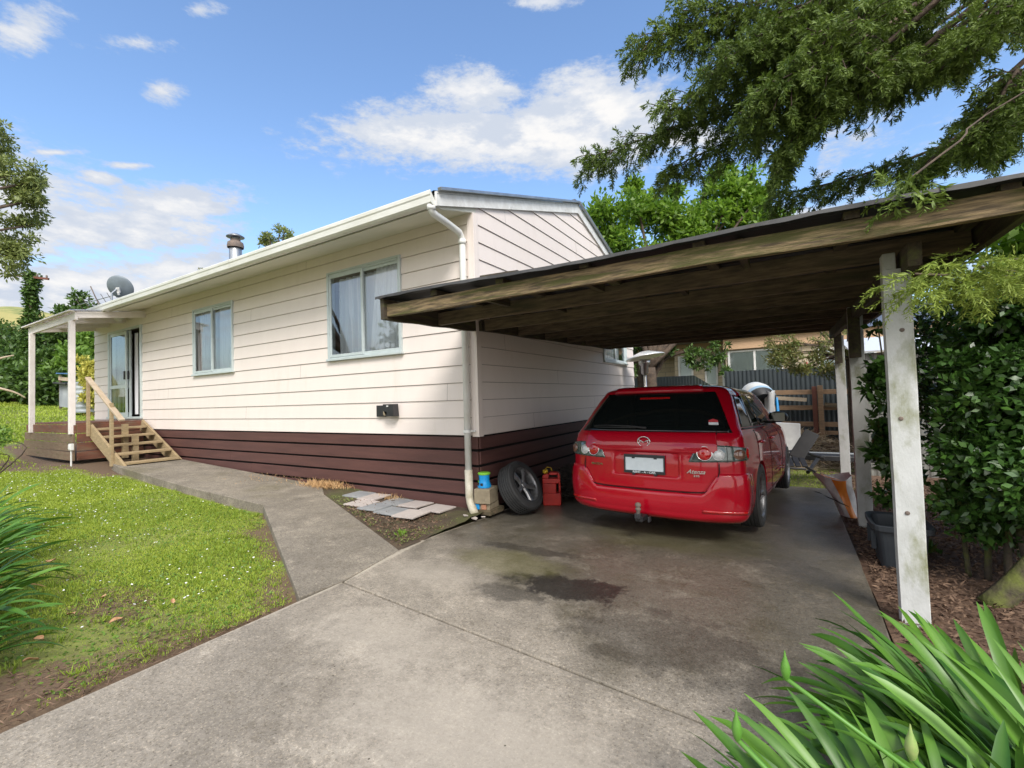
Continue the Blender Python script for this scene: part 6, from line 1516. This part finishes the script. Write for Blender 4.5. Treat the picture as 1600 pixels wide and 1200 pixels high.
def vm(op, a, b=None):
    n = N.new('ShaderNodeVectorMath'); n.operation = op
    for i, q in enumerate((a, b)):
        if q is None: continue
        if hasattr(q, 'node'): L.new(q, n.inputs[i])
        else: n.inputs[i].default_value = tuple(q)
    return n.outputs['Value'] if op in ('DOT_PRODUCT', 'LENGTH') else n.outputs[0]
def mt(op, a, b=None, clamp=False):
    n = N.new('ShaderNodeMath'); n.operation = op; n.use_clamp = clamp
    for i, q in enumerate((a, b)):
        if q is None: continue
        if hasattr(q, 'node'): L.new(q, n.inputs[i])
        else: n.inputs[i].default_value = q
    return n.outputs[0]
def mrg(v, a, b, lo=0, hi=1):
    n = N.new('ShaderNodeMapRange'); n.interpolation_type = 'SMOOTHSTEP'; L.new(v, n.inputs['Value'])
    for k, q in zip(('From Min', 'From Max', 'To Min', 'To Max'), (a, b, lo, hi)): n.inputs[k].default_value = q
    return n.outputs[0]
def wn(scale, sx, sy, sz, detail=8, rough=.6, dist=0):
    m_ = N.new('ShaderNodeMapping'); m_.inputs['Scale'].default_value = (sx, sy, sz); L.new(G, m_.inputs[0])
    n = N.new('ShaderNodeTexNoise'); n.inputs['Scale'].default_value = scale; n.inputs['Detail'].default_value = detail; n.inputs['Roughness'].default_value = rough; n.inputs['Distortion'].default_value = dist
    L.new(m_.outputs[0], n.inputs['Vector']); return n.outputs['Fac']
nA = wn(5.0, 1, 1, 2.4, 9, .58, .3); nB = wn(26, 1, 1, 2.6, 8, .68)
nz_ = mt('ADD', mt('MULTIPLY', mt('SUBTRACT', nA, .5), 1.5), mt('MULTIPLY', mt('SUBTRACT', nB, .5), 1.35))
field = None
#            px   py   half-w half-h tilt  weight
for (px, py, su, sv, rot, wgt) in ((800, 218, 285, 50, -.03, 1.2), (640, 208, 150, 40, .0, 1.0), (930, 180, 140, 58, 0, 1.1), (745, 150, 90, 46, 0, 1.0), (1060, 215, 120, 30, 0, .8), (120, 365, 400, 80, .05, .72), (60, 455, 380, 60, 0, 1.15), (250, 425, 330, 50, 0, .80), (300, 315, 130, 40, 0, .8),
                              (250, 142, 64, 34, .15, .48), (35, 45, 100, 48, .35, .60), (220, 68, 160, 30, -.05, .46), (310, 15, 80, 28, .1, .42), (152, 277, 60, 18, -.1, .56), (845, 2, 110, 18, 0, .45), (85, 238, 60, 9, 0, .6), (1300, 345, 260, 40, 0, .6), (210, 258, 70, 12, 0, .55), (-200, 330, 300, 160, 0, 1.0)):
    c = ray(px, py).normalized(); a_ = RT-c*RT.dot(c); a_.normalize(); b_ = c.cross(a_)
    if b_.z < 0: b_ = -b_
    a2_, b2_ = a_*math.cos(rot)+b_*math.sin(rot), b_*math.cos(rot)-a_*math.sin(rot)
    dc_ = vm('DOT_PRODUCT', G, c); k_ = 1/(ray(px, py).length)
    uu = mt('DIVIDE', vm('DOT_PRODUCT', G, a2_*(1/(su/FOC*k_))), mt('MAXIMUM', dc_, .05)); vv = mt('DIVIDE', vm('DOT_PRODUCT', G, b2_*(1/(sv/FOC*k_))), mt('MAXIMUM', dc_, .05))
    e = mt('SUBTRACT', wgt, mt('SQRT', mt('ADD', mt('MULTIPLY', uu, uu), mt('MULTIPLY', vv, vv)))); e = mt('MULTIPLY', e, mrg(dc_, .1, .3))
    e = mt('MAXIMUM', e, -1.2)
    field = e if field is None else mt('MAXIMUM', field, e)
mask = mrg(mt('ADD', field, nz_), -.08, .50)
# unseen broken cloud added behind and above the camera, brightened as fill light
sepw = N.new('ShaderNodeSeparateXYZ'); L.new(G, sepw.inputs[0])
behind = mrg(vm('DOT_PRODUCT', G, tuple(-Fh+Vector((0, 0, .35)))), .05, .5)
nC = wn(2.6, 1, 1, 1.8, 8, .6, .3); mask2 = mt('MULTIPLY', mrg(nC, .36, .52), behind)
# cloud shading by thickness
thick = mrg(mt('ADD', field, mt('MULTIPLY', nz_, .8)), .1, 1.0); nD = wn(9, 1, 1, 2.6, 6, .6)
cm = N.new('ShaderNodeMix'); cm.data_type = 'RGBA'; L.new(mt('MULTIPLY', thick, mrg(nD, .40, .60)), cm.inputs['Factor']); cm.inputs['A'].default_value = (2.55, 2.8, 3.25, 1); cm.inputs['B'].default_value = (3.9, 3.85, 3.8, 1)
tintn = N.new('ShaderNodeMix'); tintn.data_type = 'RGBA'; tintn.blend_type = 'MULTIPLY'; tintn.inputs['Factor'].default_value = 1; L.new(sky.outputs[0], tintn.inputs['A']); tintn.inputs['B'].default_value = (.79, .86, .97, 1)
fm = N.new('ShaderNodeMix'); fm.data_type = 'RGBA'; L.new(mask, fm.inputs['Factor']); L.new(tintn.outputs['Result'], fm.inputs['A']); L.new(cm.outputs['Result'], fm.inputs['B'])
fm2 = N.new('ShaderNodeMix'); fm2.data_type = 'RGBA'; L.new(mask2, fm2.inputs['Factor']); L.new(fm.outputs['Result'], fm2.inputs['A']); fm2.inputs['B'].default_value = (7.8, 7.6, 7.3, 1)
L.new(fm2.outputs['Result'], bgn.inputs['Color']); L.new(bgn.outputs[0], outw.inputs[0])
vs_ = scene.view_settings; vs_.view_transform = 'Standard'; vs_.look = 'None'; vs_.exposure = .76; vs_.gamma = 1; vs_.use_curve_mapping = False
scene.cycles.max_bounces = 8; scene.cycles.transparent_max_bounces = 24
try: scene.cycles.use_denoising = True
except Exception: pass
